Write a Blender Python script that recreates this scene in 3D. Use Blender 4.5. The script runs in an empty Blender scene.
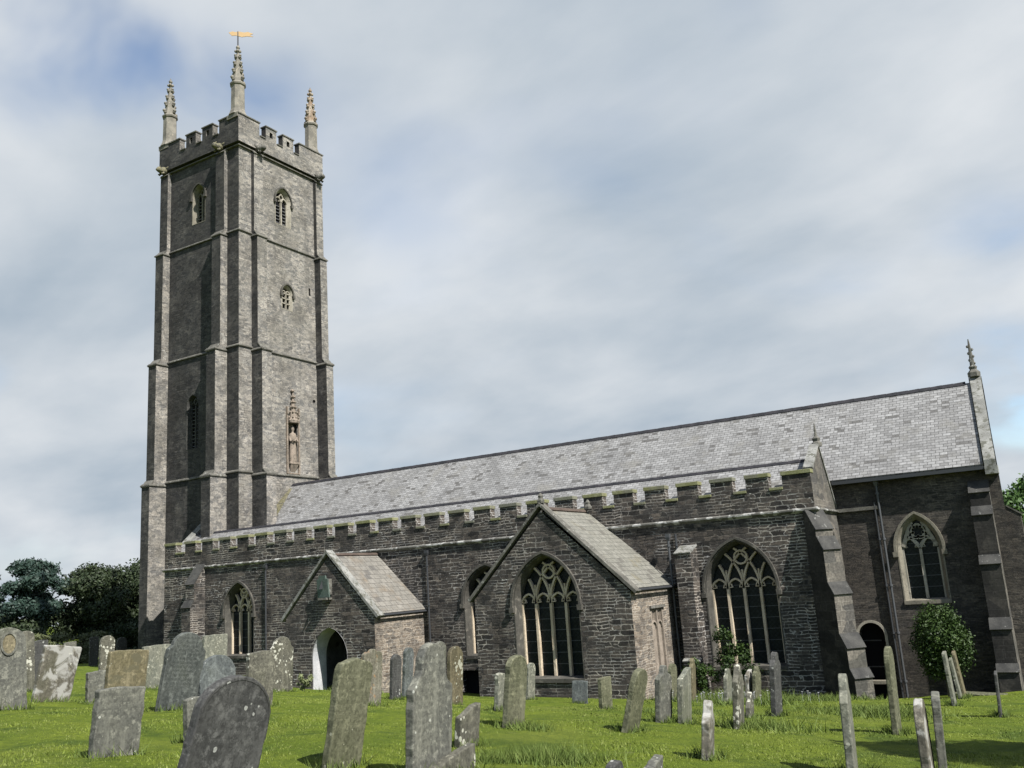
import bpy, bmesh, math, random
import numpy as np
from mathutils import Vector, Matrix, geometry, noise
R = math.radians
random.seed(11); rng = np.random.default_rng(5)

# ------------------------------------------------------------------ camera, light, exposure
scene = bpy.context.scene
COL = scene.collection
pitch, roll, yaw, F = 0.2151447, -0.0658636, 0.53722546, 906.604
fw = Vector((-math.sin(yaw)*math.cos(pitch), math.cos(yaw)*math.cos(pitch), math.sin(pitch)))
r0 = Vector((math.cos(yaw), math.sin(yaw), 0)); u0 = r0.cross(fw)
rt = r0*math.cos(roll) + u0*math.sin(roll); up = u0*math.cos(roll) - r0*math.sin(roll)
cd = bpy.data.cameras.new('camera'); cam = bpy.data.objects.new('camera', cd); COL.objects.link(cam)
cd.sensor_width = 36; cd.lens = 36*F/1024; cd.clip_start = .1; cd.clip_end = 9000
cam.matrix_world = Matrix(((rt.x, up.x, -fw.x, 0), (rt.y, up.y, -fw.y, 0), (rt.z, up.z, -fw.z, 0), (0, 0, 0, 1)))
scene.camera = cam

SUN_EL, SUN_S = R(48), R(18.5)                 # sun stands a little south of due east of the church
sdir = Vector((math.cos(SUN_EL)*math.cos(SUN_S), -math.cos(SUN_EL)*math.sin(SUN_S), math.sin(SUN_EL)))
sl = bpy.data.lights.new('sun', 'SUN'); sl.energy = 5.0; sl.angle = R(.5); sl.color = (1, .965, .91)
so = bpy.data.objects.new('sun', sl); COL.objects.link(so); so.rotation_euler = sdir.to_track_quat('Z', 'Y').to_euler(); so.location = sdir*60

w = bpy.data.worlds.new('World'); scene.world = w; w.use_nodes = True
nt = w.node_tree; nt.nodes.clear()
def N(t, **k):
    n = nt.nodes.new(t)
    for a, b in k.items():
        if a == 'ins':
            for i, v in b.items(): n.inputs[i].default_value = v
        else: setattr(n, a, b)
    return n
L = lambda a, b: nt.links.new(a, b)
sky = N('ShaderNodeTexSky', sky_type='NISHITA', sun_disc=False, sun_elevation=SUN_EL, sun_rotation=R(90)+SUN_S, air_density=1.0, dust_density=.4, ozone_density=1.0)
bgs = N('ShaderNodeBackground', ins={1: .085}); L(sky.outputs[0], bgs.inputs[0])
tc = N('ShaderNodeTexCoord')
# stretch the cloud layer towards the horizon: direction / (z + c)
sep = N('ShaderNodeSeparateXYZ'); L(tc.outputs['Generated'], sep.inputs[0])
za = N('ShaderNodeMath', operation='MAXIMUM', ins={1: 0.0}); L(sep.outputs[2], za.inputs[0])
zb = N('ShaderNodeMath', operation='ADD', ins={1: .32}); L(za.outputs[0], zb.inputs[0])
dx = N('ShaderNodeMath', operation='DIVIDE'); L(sep.outputs[0], dx.inputs[0]); L(zb.outputs[0], dx.inputs[1])
dy = N('ShaderNodeMath', operation='DIVIDE'); L(sep.outputs[1], dy.inputs[0]); L(zb.outputs[0], dy.inputs[1])
cmb = N('ShaderNodeCombineXYZ'); L(dx.outputs[0], cmb.inputs[0]); L(dy.outputs[0], cmb.inputs[1])
n1 = N('ShaderNodeTexNoise', ins={'Scale': 1.5, 'Detail': 4, 'Roughness': .45, 'Distortion': .3}); L(cmb.outputs[0], n1.inputs['Vector'])
cst = N('ShaderNodeMapping'); cst.inputs['Rotation'].default_value = (0, 0, R(25)); cst.inputs['Scale'].default_value = (1, 1.35, 1); L(cmb.outputs[0], cst.inputs['Vector'])
n2 = N('ShaderNodeTexNoise', ins={'Scale': 1.7, 'Detail': 7, 'Roughness': .5, 'Distortion': .15}); L(cst.outputs[0], n2.inputs['Vector'])
# openings of blue: soft discs round fixed sky directions
def skyray(px, py): return (fw + rt*((px-512)/F) - up*((py-384)/F)).normalized()
acc = None
for (px, py, rad, amt) in [(95, 38, .08, .24), (160, 60, .07, .15), (252, 100, .06, .19), (15, 45, .08, .13), (945, 178, .035, .07), (985, 160, .04, .08), (1016, 225, .05, .12), (1014, 385, .05, .30), (1030, 420, .03, .15), (585, 395, .03, .05), (745, 5, .04, .06)]:  # opening behind the viewer, below, is unseen and added to lower ambient light
    d = skyray(px, py)
    dp = N('ShaderNodeVectorMath', operation='DISTANCE', ins={1: d}); 
    nrm = N('ShaderNodeVectorMath', operation='NORMALIZE'); L(tc.outputs['Generated'], nrm.inputs[0]); L(nrm.outputs[0], dp.inputs[0])
    mr = N('ShaderNodeMapRange', interpolation_type='SMOOTHSTEP', ins={1: 0.0, 2: rad*1.9, 3: amt, 4: 0.0}); L(dp.outputs['Value'], mr.inputs[0])
    if acc is None: acc = mr.outputs[0]
    else:
        a = N('ShaderNodeMath', operation='ADD'); L(acc, a.inputs[0]); L(mr.outputs[0], a.inputs[1]); acc = a.outputs[0]
dpb = N('ShaderNodeVectorMath', operation='DISTANCE', ins={1: (-fw+Vector((0, 0, .9))).normalized()}); L(nrm.outputs[0], dpb.inputs[0])
mrb = N('ShaderNodeMapRange', interpolation_type='SMOOTHSTEP', ins={1: .6, 2: 1.25, 3: .40, 4: 0.0}); L(dpb.outputs['Value'], mrb.inputs[0])
ab = N('ShaderNodeMath', operation='ADD'); L(acc, ab.inputs[0]); L(mrb.outputs[0], ab.inputs[1]); acc = ab.outputs[0]
n3 = N('ShaderNodeTexNoise', ins={'Scale': 4.0, 'Detail': 4, 'Roughness': .5, 'Distortion': .4}); L(cmb.outputs[0], n3.inputs['Vector'])
n3r = N('ShaderNodeMapRange', ins={1: .35, 2: .65, 3: .5, 4: 1.45}); L(n3.outputs[0], n3r.inputs[0])
am3 = N('ShaderNodeMath', operation='MULTIPLY'); L(acc, am3.inputs[0]); L(n3r.outputs[0], am3.inputs[1]); acc = am3.outputs[0]
cov = N('ShaderNodeMath', operation='SUBTRACT'); L(n1.outputs[0], cov.inputs[0]); L(acc, cov.inputs[1])
mask = N('ShaderNodeMapRange', interpolation_type='SMOOTHSTEP', ins={1: .06, 2: .50, 3: 0.0, 4: 1.0}); L(cov.outputs[0], mask.inputs[0])
cr = N('ShaderNodeValToRGB'); L(n2.outputs[0], cr.inputs[0])
cr.color_ramp.elements[0].position = .30; cr.color_ramp.elements[0].color = (.185, .225, .268, 1)
cr.color_ramp.elements[1].position = .66; cr.color_ramp.elements[1].color = (.350, .368, .386, 1)
bgc = N('ShaderNodeBackground', ins={1: 1.0}); L(cr.outputs[0], bgc.inputs[0])
mx = N('ShaderNodeMixShader'); L(mask.outputs[0], mx.inputs[0]); L(bgs.outputs[0], mx.inputs[1]); L(bgc.outputs[0], mx.inputs[2])
wo = N('ShaderNodeOutputWorld'); L(mx.outputs[0], wo.inputs[0])

scene.view_settings.view_transform = 'Standard'; scene.view_settings.look = 'None'
scene.view_settings.exposure = 1.05; scene.view_settings.gamma = 1
scene.render.engine = 'CYCLES'; scene.render.resolution_x = 1024; scene.render.resolution_y = 768
scene.cycles.max_bounces = 5

# ------------------------------------------------------------------ materials
class Mat:
    def __init__(s, name, rough=.85, spec=.25):
        s.m = bpy.data.materials.new(name); s.m.use_nodes = True; s.t = s.m.node_tree
        s.b = s.t.nodes['Principled BSDF']; s.b.inputs['Roughness'].default_value = rough
        s.b.inputs['Specular IOR Level'].default_value = spec
    def n(s, t, ins=None, **k):
        n = s.t.nodes.new(t)
        for a, b in k.items(): setattr(n, a, b)
        for i, v in (ins or {}).items(): n.inputs[i].default_value = v
        return n
    def l(s, a, b): s.t.links.new(a, b)
    def val(s, v, ins):
        if hasattr(v, 'name') and hasattr(v, 'links'): s.l(v, ins)
        else: ins.default_value = v
    def math(s, op, a, b=0.0, clamp=False):
        n = s.n('ShaderNodeMath', operation=op, use_clamp=clamp); s.val(a, n.inputs[0]); s.val(b, n.inputs[1]); return n.outputs[0]
    def mix(s, f, a, b, blend='MIX'):
        n = s.n('ShaderNodeMix', data_type='RGBA', blend_type=blend)
        s.val(f, n.inputs[0]); s.val(a if not isinstance(a, tuple) else (*a, 1), n.inputs[6]); s.val(b if not isinstance(b, tuple) else (*b, 1), n.inputs[7]); return n.outputs[2]
    def noise(s, vec, scale, detail=3, rough=.55, dist=0.0):
        n = s.n('ShaderNodeTexNoise', {'Scale': scale, 'Detail': detail, 'Roughness': rough, 'Distortion': dist}); s.l(vec, n.inputs['Vector']); return n.outputs[0]
    def noisec(s, vec, scale, detail=2):
        n = s.n('ShaderNodeTexNoise', {'Scale': scale, 'Detail': detail}); s.l(vec, n.inputs['Vector']); return n.outputs[1]
    def ramp(s, v, lo, hi, a=0.0, b=1.0):
        n = s.n('ShaderNodeMapRange', {1: lo, 2: hi, 3: a, 4: b}, interpolation_type='SMOOTHSTEP'); s.l(v, n.inputs[0]); return n.outputs[0]
    def obj(s):
        return s.n('ShaderNodeTexCoord').outputs['Object']
    def bump(s, h, strength=.5, dist=.02):
        n = s.n('ShaderNodeBump', {'Strength': strength, 'Distance': dist}); s.l(h, n.inputs['Height']); s.l(n.outputs[0], s.b.inputs['Normal'])
    def col(s, c): s.val(c if not isinstance(c, tuple) else (*c, 1), s.b.inputs['Base Color'])
    def uv(s):
        """wall coordinates: u runs along the wall whichever way it faces, v is height"""
        g = s.n('ShaderNodeNewGeometry'); sp = s.n('ShaderNodeSeparateXYZ'); s.l(g.outputs['True Normal'], sp.inputs[0])
        o = s.n('ShaderNodeSeparateXYZ'); s.l(s.obj(), o.inputs[0])
        ax = s.math('ABSOLUTE', sp.outputs[0]); ay = s.math('ABSOLUTE', sp.outputs[1])
        f = s.math('GREATER_THAN', ax, ay)
        mxn = s.n('ShaderNodeMix', data_type='FLOAT'); s.l(f, mxn.inputs[0]); s.l(o.outputs[0], mxn.inputs[2]); s.l(o.outputs[1], mxn.inputs[3])
        az = s.math('ABSOLUTE', sp.outputs[2]); k = s.math('SUBTRACT', 1.0, s.math('MULTIPLY', az, az)); k = s.math('SQRT', s.math('MAXIMUM', k, .05))
        v = s.math('DIVIDE', o.outputs[2], k)
        c = s.n('ShaderNodeCombineXYZ'); s.l(mxn.outputs[0], c.inputs[0]); s.l(v, c.inputs[1]); return c.outputs[0]

def masonry(name, c1, c2, mortar, bw=.42, bh=.14, ms=.016, mcover=(.42, .58), blotch=(.10, .09, .06), blotch_amt=.35, warp=.05, rough=.9, bumpk=.8, streak=.3, lime=None, algae_shade=0.0):
    M = Mat(name, rough, .2)
    uv = M.uv(); ob = M.obj()
    # bend the courses and break up the joints
    nz = M.n('ShaderNodeTexNoise', {'Scale': 2.3, 'Detail': 3}); M.l(uv, nz.inputs['Vector'])
    sub = M.n('ShaderNodeVectorMath', operation='SUBTRACT'); M.l(nz.outputs[1], sub.inputs[0]); sub.inputs[1].default_value = (.5, .5, .5)
    sc = M.n('ShaderNodeVectorMath', operation='MULTIPLY'); M.l(sub.outputs[0], sc.inputs[0]); sc.inputs[1].default_value = (warp*7, warp*1.5, 0)
    ad = M.n('ShaderNodeVectorMath', operation='ADD'); M.l(uv, ad.inputs[0]); M.l(sc.outputs[0], ad.inputs[1])
    b = M.n('ShaderNodeTexBrick', {'Scale': 1.0, 'Mortar Size': ms, 'Mortar Smooth': .35, 'Bias': -.1, 'Brick Width': bw, 'Row Height': bh}, offset=.5, offset_frequency=2, squash=.62, squash_frequency=3)
    M.l(ad.outputs[0], b.inputs['Vector'])
    b.inputs['Color1'].default_value = (*c1, 1); b.inputs['Color2'].default_value = (*c2, 1); b.inputs['Mortar'].default_value = (*mortar, 1)
    b2 = M.n('ShaderNodeTexBrick', {'Scale': 1.0, 'Mortar Size': ms*.9, 'Mortar Smooth': .3, 'Brick Width': bw*.61, 'Row Height': bh*.62}, offset=.37, offset_frequency=2, squash=1.4, squash_frequency=2)
    M.l(ad.outputs[0], b2.inputs['Vector'])
    b2.inputs['Color1'].default_value = (*[x*.8 for x in c2], 1); b2.inputs['Color2'].default_value = (*[x*1.15 for x in c1], 1); b2.inputs['Mortar'].default_value = (*mortar, 1)
    sel = M.ramp(M.noise(uv, .9, 2), .47, .5)
    col = M.mix(sel, b.outputs[0], b2.outputs[0])
    vc = M.n('ShaderNodeTexVoronoi', {'Scale': 1.0}); vm = M.n('ShaderNodeMapping'); vm.inputs['Scale'].default_value = (1.5/bw, 1/bh, 1); M.l(ad.outputs[0], vm.inputs['Vector']); M.l(vm.outputs[0], vc.inputs['Vector'])
    vs_ = M.n('ShaderNodeSeparateColor'); M.l(vc.outputs['Color'], vs_.inputs[0])
    col = M.mix(1.0, col, M.mix(vs_.outputs[0], (.62, .63, .66), (1.42, 1.36, 1.30)), 'MULTIPLY')
    # stone colour only (mortar hidden) where the pointing has weathered dark
    fac = M.n('ShaderNodeMix', data_type='FLOAT'); M.l(sel, fac.inputs[0]); M.l(b.outputs[1], fac.inputs[2]); M.l(b2.outputs[1], fac.inputs[3])
    pale = M.ramp(M.noise(uv, .55, 3, .6), mcover[0], mcover[1])
    dark = tuple(x*.5 for x in c1)
    col = M.mix(M.math('MULTIPLY', fac.outputs[0], M.math('SUBTRACT', 1.0, pale)), col, dark)
    if lime:                                    # smears of lime pointing left in patches
        lm = M.math('MULTIPLY', M.ramp(M.noise(ad.outputs[0], 3.2, 3, .6), .52, .6), M.ramp(M.noise(uv, .33, 2), .5, .62))
        lm = M.math('MULTIPLY', lm, M.ramp(fac.outputs[0], .02, .5))
        col = M.mix(lm, col, lime)
    big = M.noise(ob, .45, 4, .6)
    col = M.mix(M.ramp(big, .42, .7, 0, blotch_amt), col, blotch)
    fine = M.noise(ob, 14, 4, .65)
    col = M.mix(1.0, col, M.mix(M.ramp(fine, .25, .75), (.62, .62, .62), (1.35, 1.33, 1.3)), 'MULTIPLY')
    if algae_shade:                                    # weather growth plus shade painted in: faces not turned east coloured darker
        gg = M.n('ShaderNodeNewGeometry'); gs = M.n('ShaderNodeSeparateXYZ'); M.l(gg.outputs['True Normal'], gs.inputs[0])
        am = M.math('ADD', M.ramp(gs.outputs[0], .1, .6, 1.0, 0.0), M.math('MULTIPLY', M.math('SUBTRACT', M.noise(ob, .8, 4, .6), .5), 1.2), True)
        col = M.mix(M.math('MULTIPLY', am, algae_shade), col, M.mix(1.0, col, (.24, .245, .26), 'MULTIPLY'))
    st = M.n('ShaderNodeMapping'); st.inputs['Scale'].default_value = (1.6, .12, 1); M.l(uv, st.inputs['Vector'])
    col = M.mix(M.ramp(M.noise(st.outputs[0], 1.0, 4, .6), .5, .75, 0, streak), col, tuple(x*.45 for x in c1))
    M.col(col)
    h = M.math('ADD', M.math('MULTIPLY', fac.outputs[0], -1.0), M.math('MULTIPLY', M.noise(uv, 9, 4, .7), .9))
    M.bump(h, bumpk*.55, .012)
    return M.m

def stone(name, c1, c2, lichen=None, lich_amt=(.58, .66), lich_scale=5, rough=.85, bumpk=.4, scale=2.0):
    M = Mat(name, rough, .25); ob = M.obj()
    col = M.mix(M.ramp(M.noise(ob, scale, 5, .6), .32, .68), c1, c2)
    if lichen: col = M.mix(M.ramp(M.noise(ob, lich_scale, 4, .6, .4), *lich_amt), col, lichen)
    col = M.mix(1.0, col, M.mix(M.ramp(M.noise(ob, 30, 3, .6), .3, .7), (.8, .8, .8), (1.18, 1.18, 1.18)), 'MULTIPLY')
    M.col(col); M.bump(M.noise(ob, 18, 4, .7), bumpk, .015); return M.m

def slate(name, c1, c2, c3, gap, bw=.34, bh=.19, blotch=None, blotch_lim=(.55, .7), bumpk=.7):
    M = Mat(name, .62, .35); uv = M.uv(); ob = M.obj()
    b = M.n('ShaderNodeTexBrick', {'Scale': 1.0, 'Mortar Size': .012, 'Mortar Smooth': .2, 'Bias': 0.0, 'Brick Width': bw, 'Row Height': bh}, offset=.5, offset_frequency=2)
    M.l(uv, b.inputs['Vector']); b.inputs['Color1'].default_value = (*c1, 1); b.inputs['Color2'].default_value = (*c2, 1); b.inputs['Mortar'].default_value = (*gap, 1)
    # a few slates odd: cell noise in brick grid via floor
    sp = M.n('ShaderNodeSeparateXYZ'); M.l(uv, sp.inputs[0])
    row = M.math('FLOOR', M.math('DIVIDE', sp.outputs[1], bh))
    off = M.math('MULTIPLY', M.math('MODULO', row, 2.0), .5)
    cell = M.math('FLOOR', M.math('ADD', M.math('DIVIDE', sp.outputs[0], bw), off))
    cb = M.n('ShaderNodeCombineXYZ'); M.l(cell, cb.inputs[0]); M.l(row, cb.inputs[1])
    wn = M.n('ShaderNodeTexWhiteNoise', noise_dimensions='2D'); M.l(cb.outputs[0], wn.inputs['Vector'])
    nb = M.n('ShaderNodeMapping'); nb.inputs['Scale'].default_value = (.16, .5, 1); M.l(cb.outputs[0], nb.inputs['Vector'])
    clump = M.ramp(M.noise(nb.outputs[0], 1.3, 3, .6), .45, .68, 0, .85)
    odd = M.math('GREATER_THAN', M.math('ADD', wn.outputs[0], M.math('MULTIPLY', clump, .55)), 1.06)
    col = M.mix(M.math('MULTIPLY', odd, M.math('SUBTRACT', 1.0, b.outputs[1])), b.outputs[0], c3)
    if blotch: col = M.mix(M.ramp(M.noise(ob, .9, 4, .65), blotch_lim[0], blotch_lim[1], 0, .8), col, blotch)
    col = M.mix(1.0, col, M.mix(M.ramp(M.noise(ob, 7, 4, .65), .3, .7), (.82, .82, .82), (1.16, 1.16, 1.16)), 'MULTIPLY')
    col = M.mix(M.ramp(M.noise(ob, .35, 3, .6), .4, .7, 0, .28), col, tuple(x*.55 for x in c2))
    M.col(col)
    sm = M.n('ShaderNodeMapping'); sm.inputs['Scale'].default_value = (1.1, .16, 1); M.l(uv, sm.inputs['Vector'])
    col = M.mix(M.ramp(M.noise(sm.outputs[0], 1.0, 5, .65), .52, .72, 0, .45), col, tuple(x*.5 for x in c2))
    M.col(col)
    lap = M.math('FRACT', M.math('DIVIDE', sp.outputs[1], bh))
    M.bump(M.math('ADD', M.math('MULTIPLY', M.math('SUBTRACT', 1.0, lap), .6), M.math('ADD', M.math('MULTIPLY', b.outputs[1], -.5), M.math('MULTIPLY', M.noise(ob, .8, 3, .5), 4.0))), bumpk, .02)
    return M.m

m_tower = masonry('tower_stone', (.118, .114, .106), (.212, .206, .192), (.23, .225, .21), bw=.42, bh=.15, ms=.018, mcover=(.35, .6), blotch=(.10, .095, .08), blotch_amt=.4, warp=.05, bumpk=.45, streak=.45, lime=(.28, .275, .255), algae_shade=1.0)
m_wall = masonry('rubble_stone', (.020, .019, .018), (.084, .074, .065), (.235, .226, .208), bw=.56, bh=.19, ms=.020, mcover=(.36, .60), blotch=(.05, .048, .046), blotch_amt=.4, warp=.085, bumpk=.9, lime=(.33, .325, .31))
m_chancel = masonry('chancel_stone', (.032, .030, .027), (.068, .062, .055), (.10, .095, .085), bw=.34, bh=.09, ms=.010, mcover=(.4, .7), blotch=(.045, .04, .034), warp=.07, bumpk=.8)
m_porch = masonry('porch_stone', (.100, .084, .068), (.180, .160, .134), (.22, .205, .18), bw=.38, bh=.14, ms=.02, mcover=(.3, .5), blotch=(.09, .082, .072), warp=.08, bumpk=.8)
m_ashlar = masonry('ashlar_stone', (.070, .067, .060), (.118, .112, .10), (.15, .145, .13), bw=.7, bh=.34, ms=.014, mcover=(.3, .6), blotch=(.06, .06, .048), blotch_amt=.5, warp=.01, bumpk=.4, algae_shade=1.0)
m_trim = stone('trim_stone', (.060, .058, .050), (.115, .11, .095), (.22, .22, .20), (.6, .68), 6)
m_cope = stone('lichened_coping', (.13, .13, .12), (.21, .21, .195), (.085, .085, .07), (.50, .6), 4.5)
def copemat():
    M = Mat('green_coping', .85, .2); ob = M.obj(); g = M.n('ShaderNodeNewGeometry'); sp = M.n('ShaderNodeSeparateXYZ'); M.l(g.outputs['Normal'], sp.inputs[0])
    nz = M.noise(ob, 3.0, 4, .6)
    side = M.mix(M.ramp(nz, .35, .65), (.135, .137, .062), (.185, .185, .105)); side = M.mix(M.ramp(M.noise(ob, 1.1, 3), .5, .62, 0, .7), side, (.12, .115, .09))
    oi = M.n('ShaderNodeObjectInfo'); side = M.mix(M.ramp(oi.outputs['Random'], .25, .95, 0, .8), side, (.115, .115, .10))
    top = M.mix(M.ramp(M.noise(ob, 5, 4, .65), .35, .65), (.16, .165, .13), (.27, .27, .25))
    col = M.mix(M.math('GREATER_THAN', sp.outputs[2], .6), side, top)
    col = M.mix(1.0, col, M.mix(M.ramp(M.noise(ob, 30, 3, .6), .3, .7), (.75, .75, .75), (1.2, 1.2, 1.2)), 'MULTIPLY')
    M.col(col); M.bump(M.noise(ob, 18, 4, .7), .4, .01); return M.m
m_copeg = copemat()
m_str = stone('string_stone', (.065, .063, .056), (.12, .118, .105), (.30, .30, .285), (.50, .58), 2.2)
m_warm = stone('window_stone', (.33, .265, .19), (.45, .38, .285), (.22, .18, .135), (.58, .7), 4)
m_jamb = stone('jamb_stone', (.040, .038, .033), (.072, .068, .058), (.13, .12, .10), (.58, .7), 4)
m_wdark = stone('weathering_slate', (.024, .024, .023), (.050, .049, .045), (.14, .14, .13), (.62, .72), 5)
m_palew = stone('pale_window_stone', (.19, .175, .14), (.29, .27, .225), (.12, .11, .09), (.58, .7), 5)
m_greyst = stone('grey_window_stone', (.115, .105, .082), (.18, .165, .13), (.085, .08, .065), (.56, .68), 4)
m_pinn = stone('pinnacle_stone', (.12, .112, .095), (.20, .185, .155), (.27, .235, .18), (.6, .7), 5)
m_pinn2 = stone('rusty_pinnacle_stone', (.17, .12, .08), (.29, .25, .20), (.07, .063, .05), (.55, .66), 5)
m_pink = stone('niche_stone', (.15, .125, .10), (.22, .18, .145), (.09, .078, .062), (.52, .66), 6)
m_pinkp = stone('pink_panel_stone', (.16, .135, .11), (.23, .195, .16), (.12, .10, .08), (.58, .7), 6)
m_green = stone('gargoyle_stone', (.10, .095, .055), (.17, .155, .10), (.05, .048, .04), (.5, .6), 6)
m_roof = slate('nave_slate', (.225, .224, .221), (.145, .143, .140), (.085, .082, .078), (.05, .049, .048), bw=.30, bh=.17, blotch=(.15, .145, .132), blotch_lim=(.52, .72))
m_roofp = slate('porch_slate', (.135, .128, .112), (.17, .16, .14), (.095, .09, .082), (.06, .055, .05), bw=.42, bh=.30, blotch=(.125, .100, .072), blotch_lim=(.52, .72))
m_rooft = slate('transept_slate', (.135, .132, .112), (.165, .16, .138), (.10, .095, .082), (.055, .055, .05), bw=.40, bh=.26, blotch=(.12, .108, .075))
m_ridge = stone('ridge_tile_clay', (.011, .012, .015), (.028, .026, .030), None)
m_ridger = stone('brown_ridge_clay', (.055, .040, .034), (.085, .065, .052), None)
m_white = stone('lime_plaster', (.27, .28, .29), (.38, .38, .385), None)
m_greyplaster = stone('grey_plaster', (.13, .135, .135), (.19, .19, .19), (.08, .08, .078), (.55, .7), 2)
m_sundial = stone('sundial_slate', (.055, .078, .068), (.085, .11, .095), (.045, .055, .05), (.5, .7), 2)
m_pipe = Mat('cast_iron', .5, .4); m_pipe.col((.03, .032, .035)); m_pipe = m_pipe.m
m_pipel = Mat('grey_pipe', .5, .4); m_pipel.col((.055, .058, .062)); m_pipel = m_pipel.m
m_dark = Mat('dark_void', .95, .05); m_dark.col((.008, .008, .009)); m_dark = m_dark.m
m_lead = stone('sheet_lead', (.10, .10, .105), (.17, .17, .175), None)
m_gold = Mat('gilded_metal', .35, .5); m_gold.col((.48, .32, .15)); m_gold.b.inputs['Metallic'].default_value = .6; m_gold = m_gold.m
m_timber = stone('oak_door', (.05, .035, .022), (.09, .065, .04), None)
def glassmat():
    M = Mat('leaded_glass', .28, .12); uv = M.uv()
    mp = M.n('ShaderNodeMapping'); mp.inputs['Rotation'].default_value = (0, 0, R(45)); M.l(uv, mp.inputs['Vector'])
    b = M.n('ShaderNodeTexBrick', {'Scale': 1.0, 'Mortar Size': .008, 'Brick Width': .12, 'Row Height': .12}, offset=0)
    M.l(mp.outputs[0], b.inputs['Vector']); b.inputs['Color1'].default_value = (.008, .011, .012, 1); b.inputs['Color2'].default_value = (.014, .018, .018, 1); b.inputs['Mortar'].default_value = (.004, .004, .005, 1)
    M.col(b.outputs[0]); M.bump(M.math('ADD', M.noise(uv, 7, 2), M.math('MULTIPLY', b.outputs[1], -.4)), .45, .01); return M.m
m_glass = glassmat()

def headmat(name, base, base2, spots, spot_amt, blot=None, blot_amt=(.55, .62), text=False):
    M = Mat(name, .78, .3)
    tcn = M.n('ShaderNodeTexCoord'); oi = M.n('ShaderNodeObjectInfo')
    rv = M.n('ShaderNodeVectorMath', operation='SCALE'); rv.inputs[0].default_value = (37, 19, 53); M.l(oi.outputs['Random'], rv.inputs['Scale'])
    ad = M.n('ShaderNodeVectorMath', operation='ADD'); M.l(tcn.outputs['Object'], ad.inputs[0]); M.l(rv.outputs[0], ad.inputs[1]); v = ad.outputs[0]
    col = M.mix(M.ramp(M.noise(v, 2.2, 5, .62), .3, .7), base, base2)
    col = M.mix(M.ramp(M.noise(v, 22, 4, .7), .42, .62, 0, .6), col, tuple(x*.4 for x in base))
    col = M.mix(M.ramp(M.noise(v, 9, 5, .75), .52, .64, 0, .75), col, tuple(min(1, x*1.75) for x in base2))
    col = M.mix(M.ramp(M.noise(v, 1.1, 3, .6), .5, .7, 0, .5), col, (base[0]*.55, base[1]*.6, base[2]*.42))
    st = M.n('ShaderNodeMapping'); st.inputs['Scale'].default_value = (6, 6, .7); M.l(v, st.inputs['Vector'])
    col = M.mix(M.ramp(M.noise(st.outputs[0], 1.5, 4, .6), .5, .75, 0, .45), col, tuple(min(1, x*1.7) for x in base2))
    if blot: col = M.mix(M.ramp(M.noise(v, 3.1, 5, .6, .5), *blot_amt), col, blot)
    vo = M.n('ShaderNodeTexVoronoi', {'Scale': 9.0, 'Randomness': 1.0}); M.l(v, vo.inputs['Vector'])
    thr = M.math('MULTIPLY', M.ramp(M.noise(v, 2.7, 2), .35, .75, .0, 1.0), spot_amt)
    dots = M.math('LESS_THAN', M.math('ADD', vo.outputs['Distance'], M.math('MULTIPLY', M.noise(v, 40, 2), .16)), M.math('ADD', M.math('MULTIPLY', thr, 2.6), .03))
    col = M.mix(dots, col, spots)
    h = M.noise(v, 16, 5, .7)
    if text:   # worn rows of cut lettering
        o = M.n('ShaderNodeSeparateXYZ'); M.l(tcn.outputs['Object'], o.inputs[0])
        rowf = M.math('FRACT', M.math('MULTIPLY', o.outputs[2], 13.0))
        band = M.math('MULTIPLY', M.math('GREATER_THAN', rowf, .35), M.math('LESS_THAN', rowf, .8))
        mp = M.n('ShaderNodeMapping'); mp.inputs['Scale'].default_value = (1, 60, 26); M.l(tcn.outputs['Object'], mp.inputs['Vector'])
        let = M.math('GREATER_THAN', M.noise(mp.outputs[0], 1.0, 1), .52)
        edge = M.math('MULTIPLY', M.math('LESS_THAN', M.math('ABSOLUTE', o.outputs[1]), .27), M.math('GREATER_THAN', o.outputs[2], .42))
        cut = M.math('MULTIPLY', M.math('MULTIPLY', band, let), edge)
        col = M.mix(M.math('MULTIPLY', cut, .4 if 'lettered' in name else .22), col, tuple(min(1, x*1.9) for x in base2))
        h = M.math('SUBTRACT', h, M.math('MULTIPLY', cut, .5))
    M.col(col); M.bump(h, .55, .012); return M.m
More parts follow.
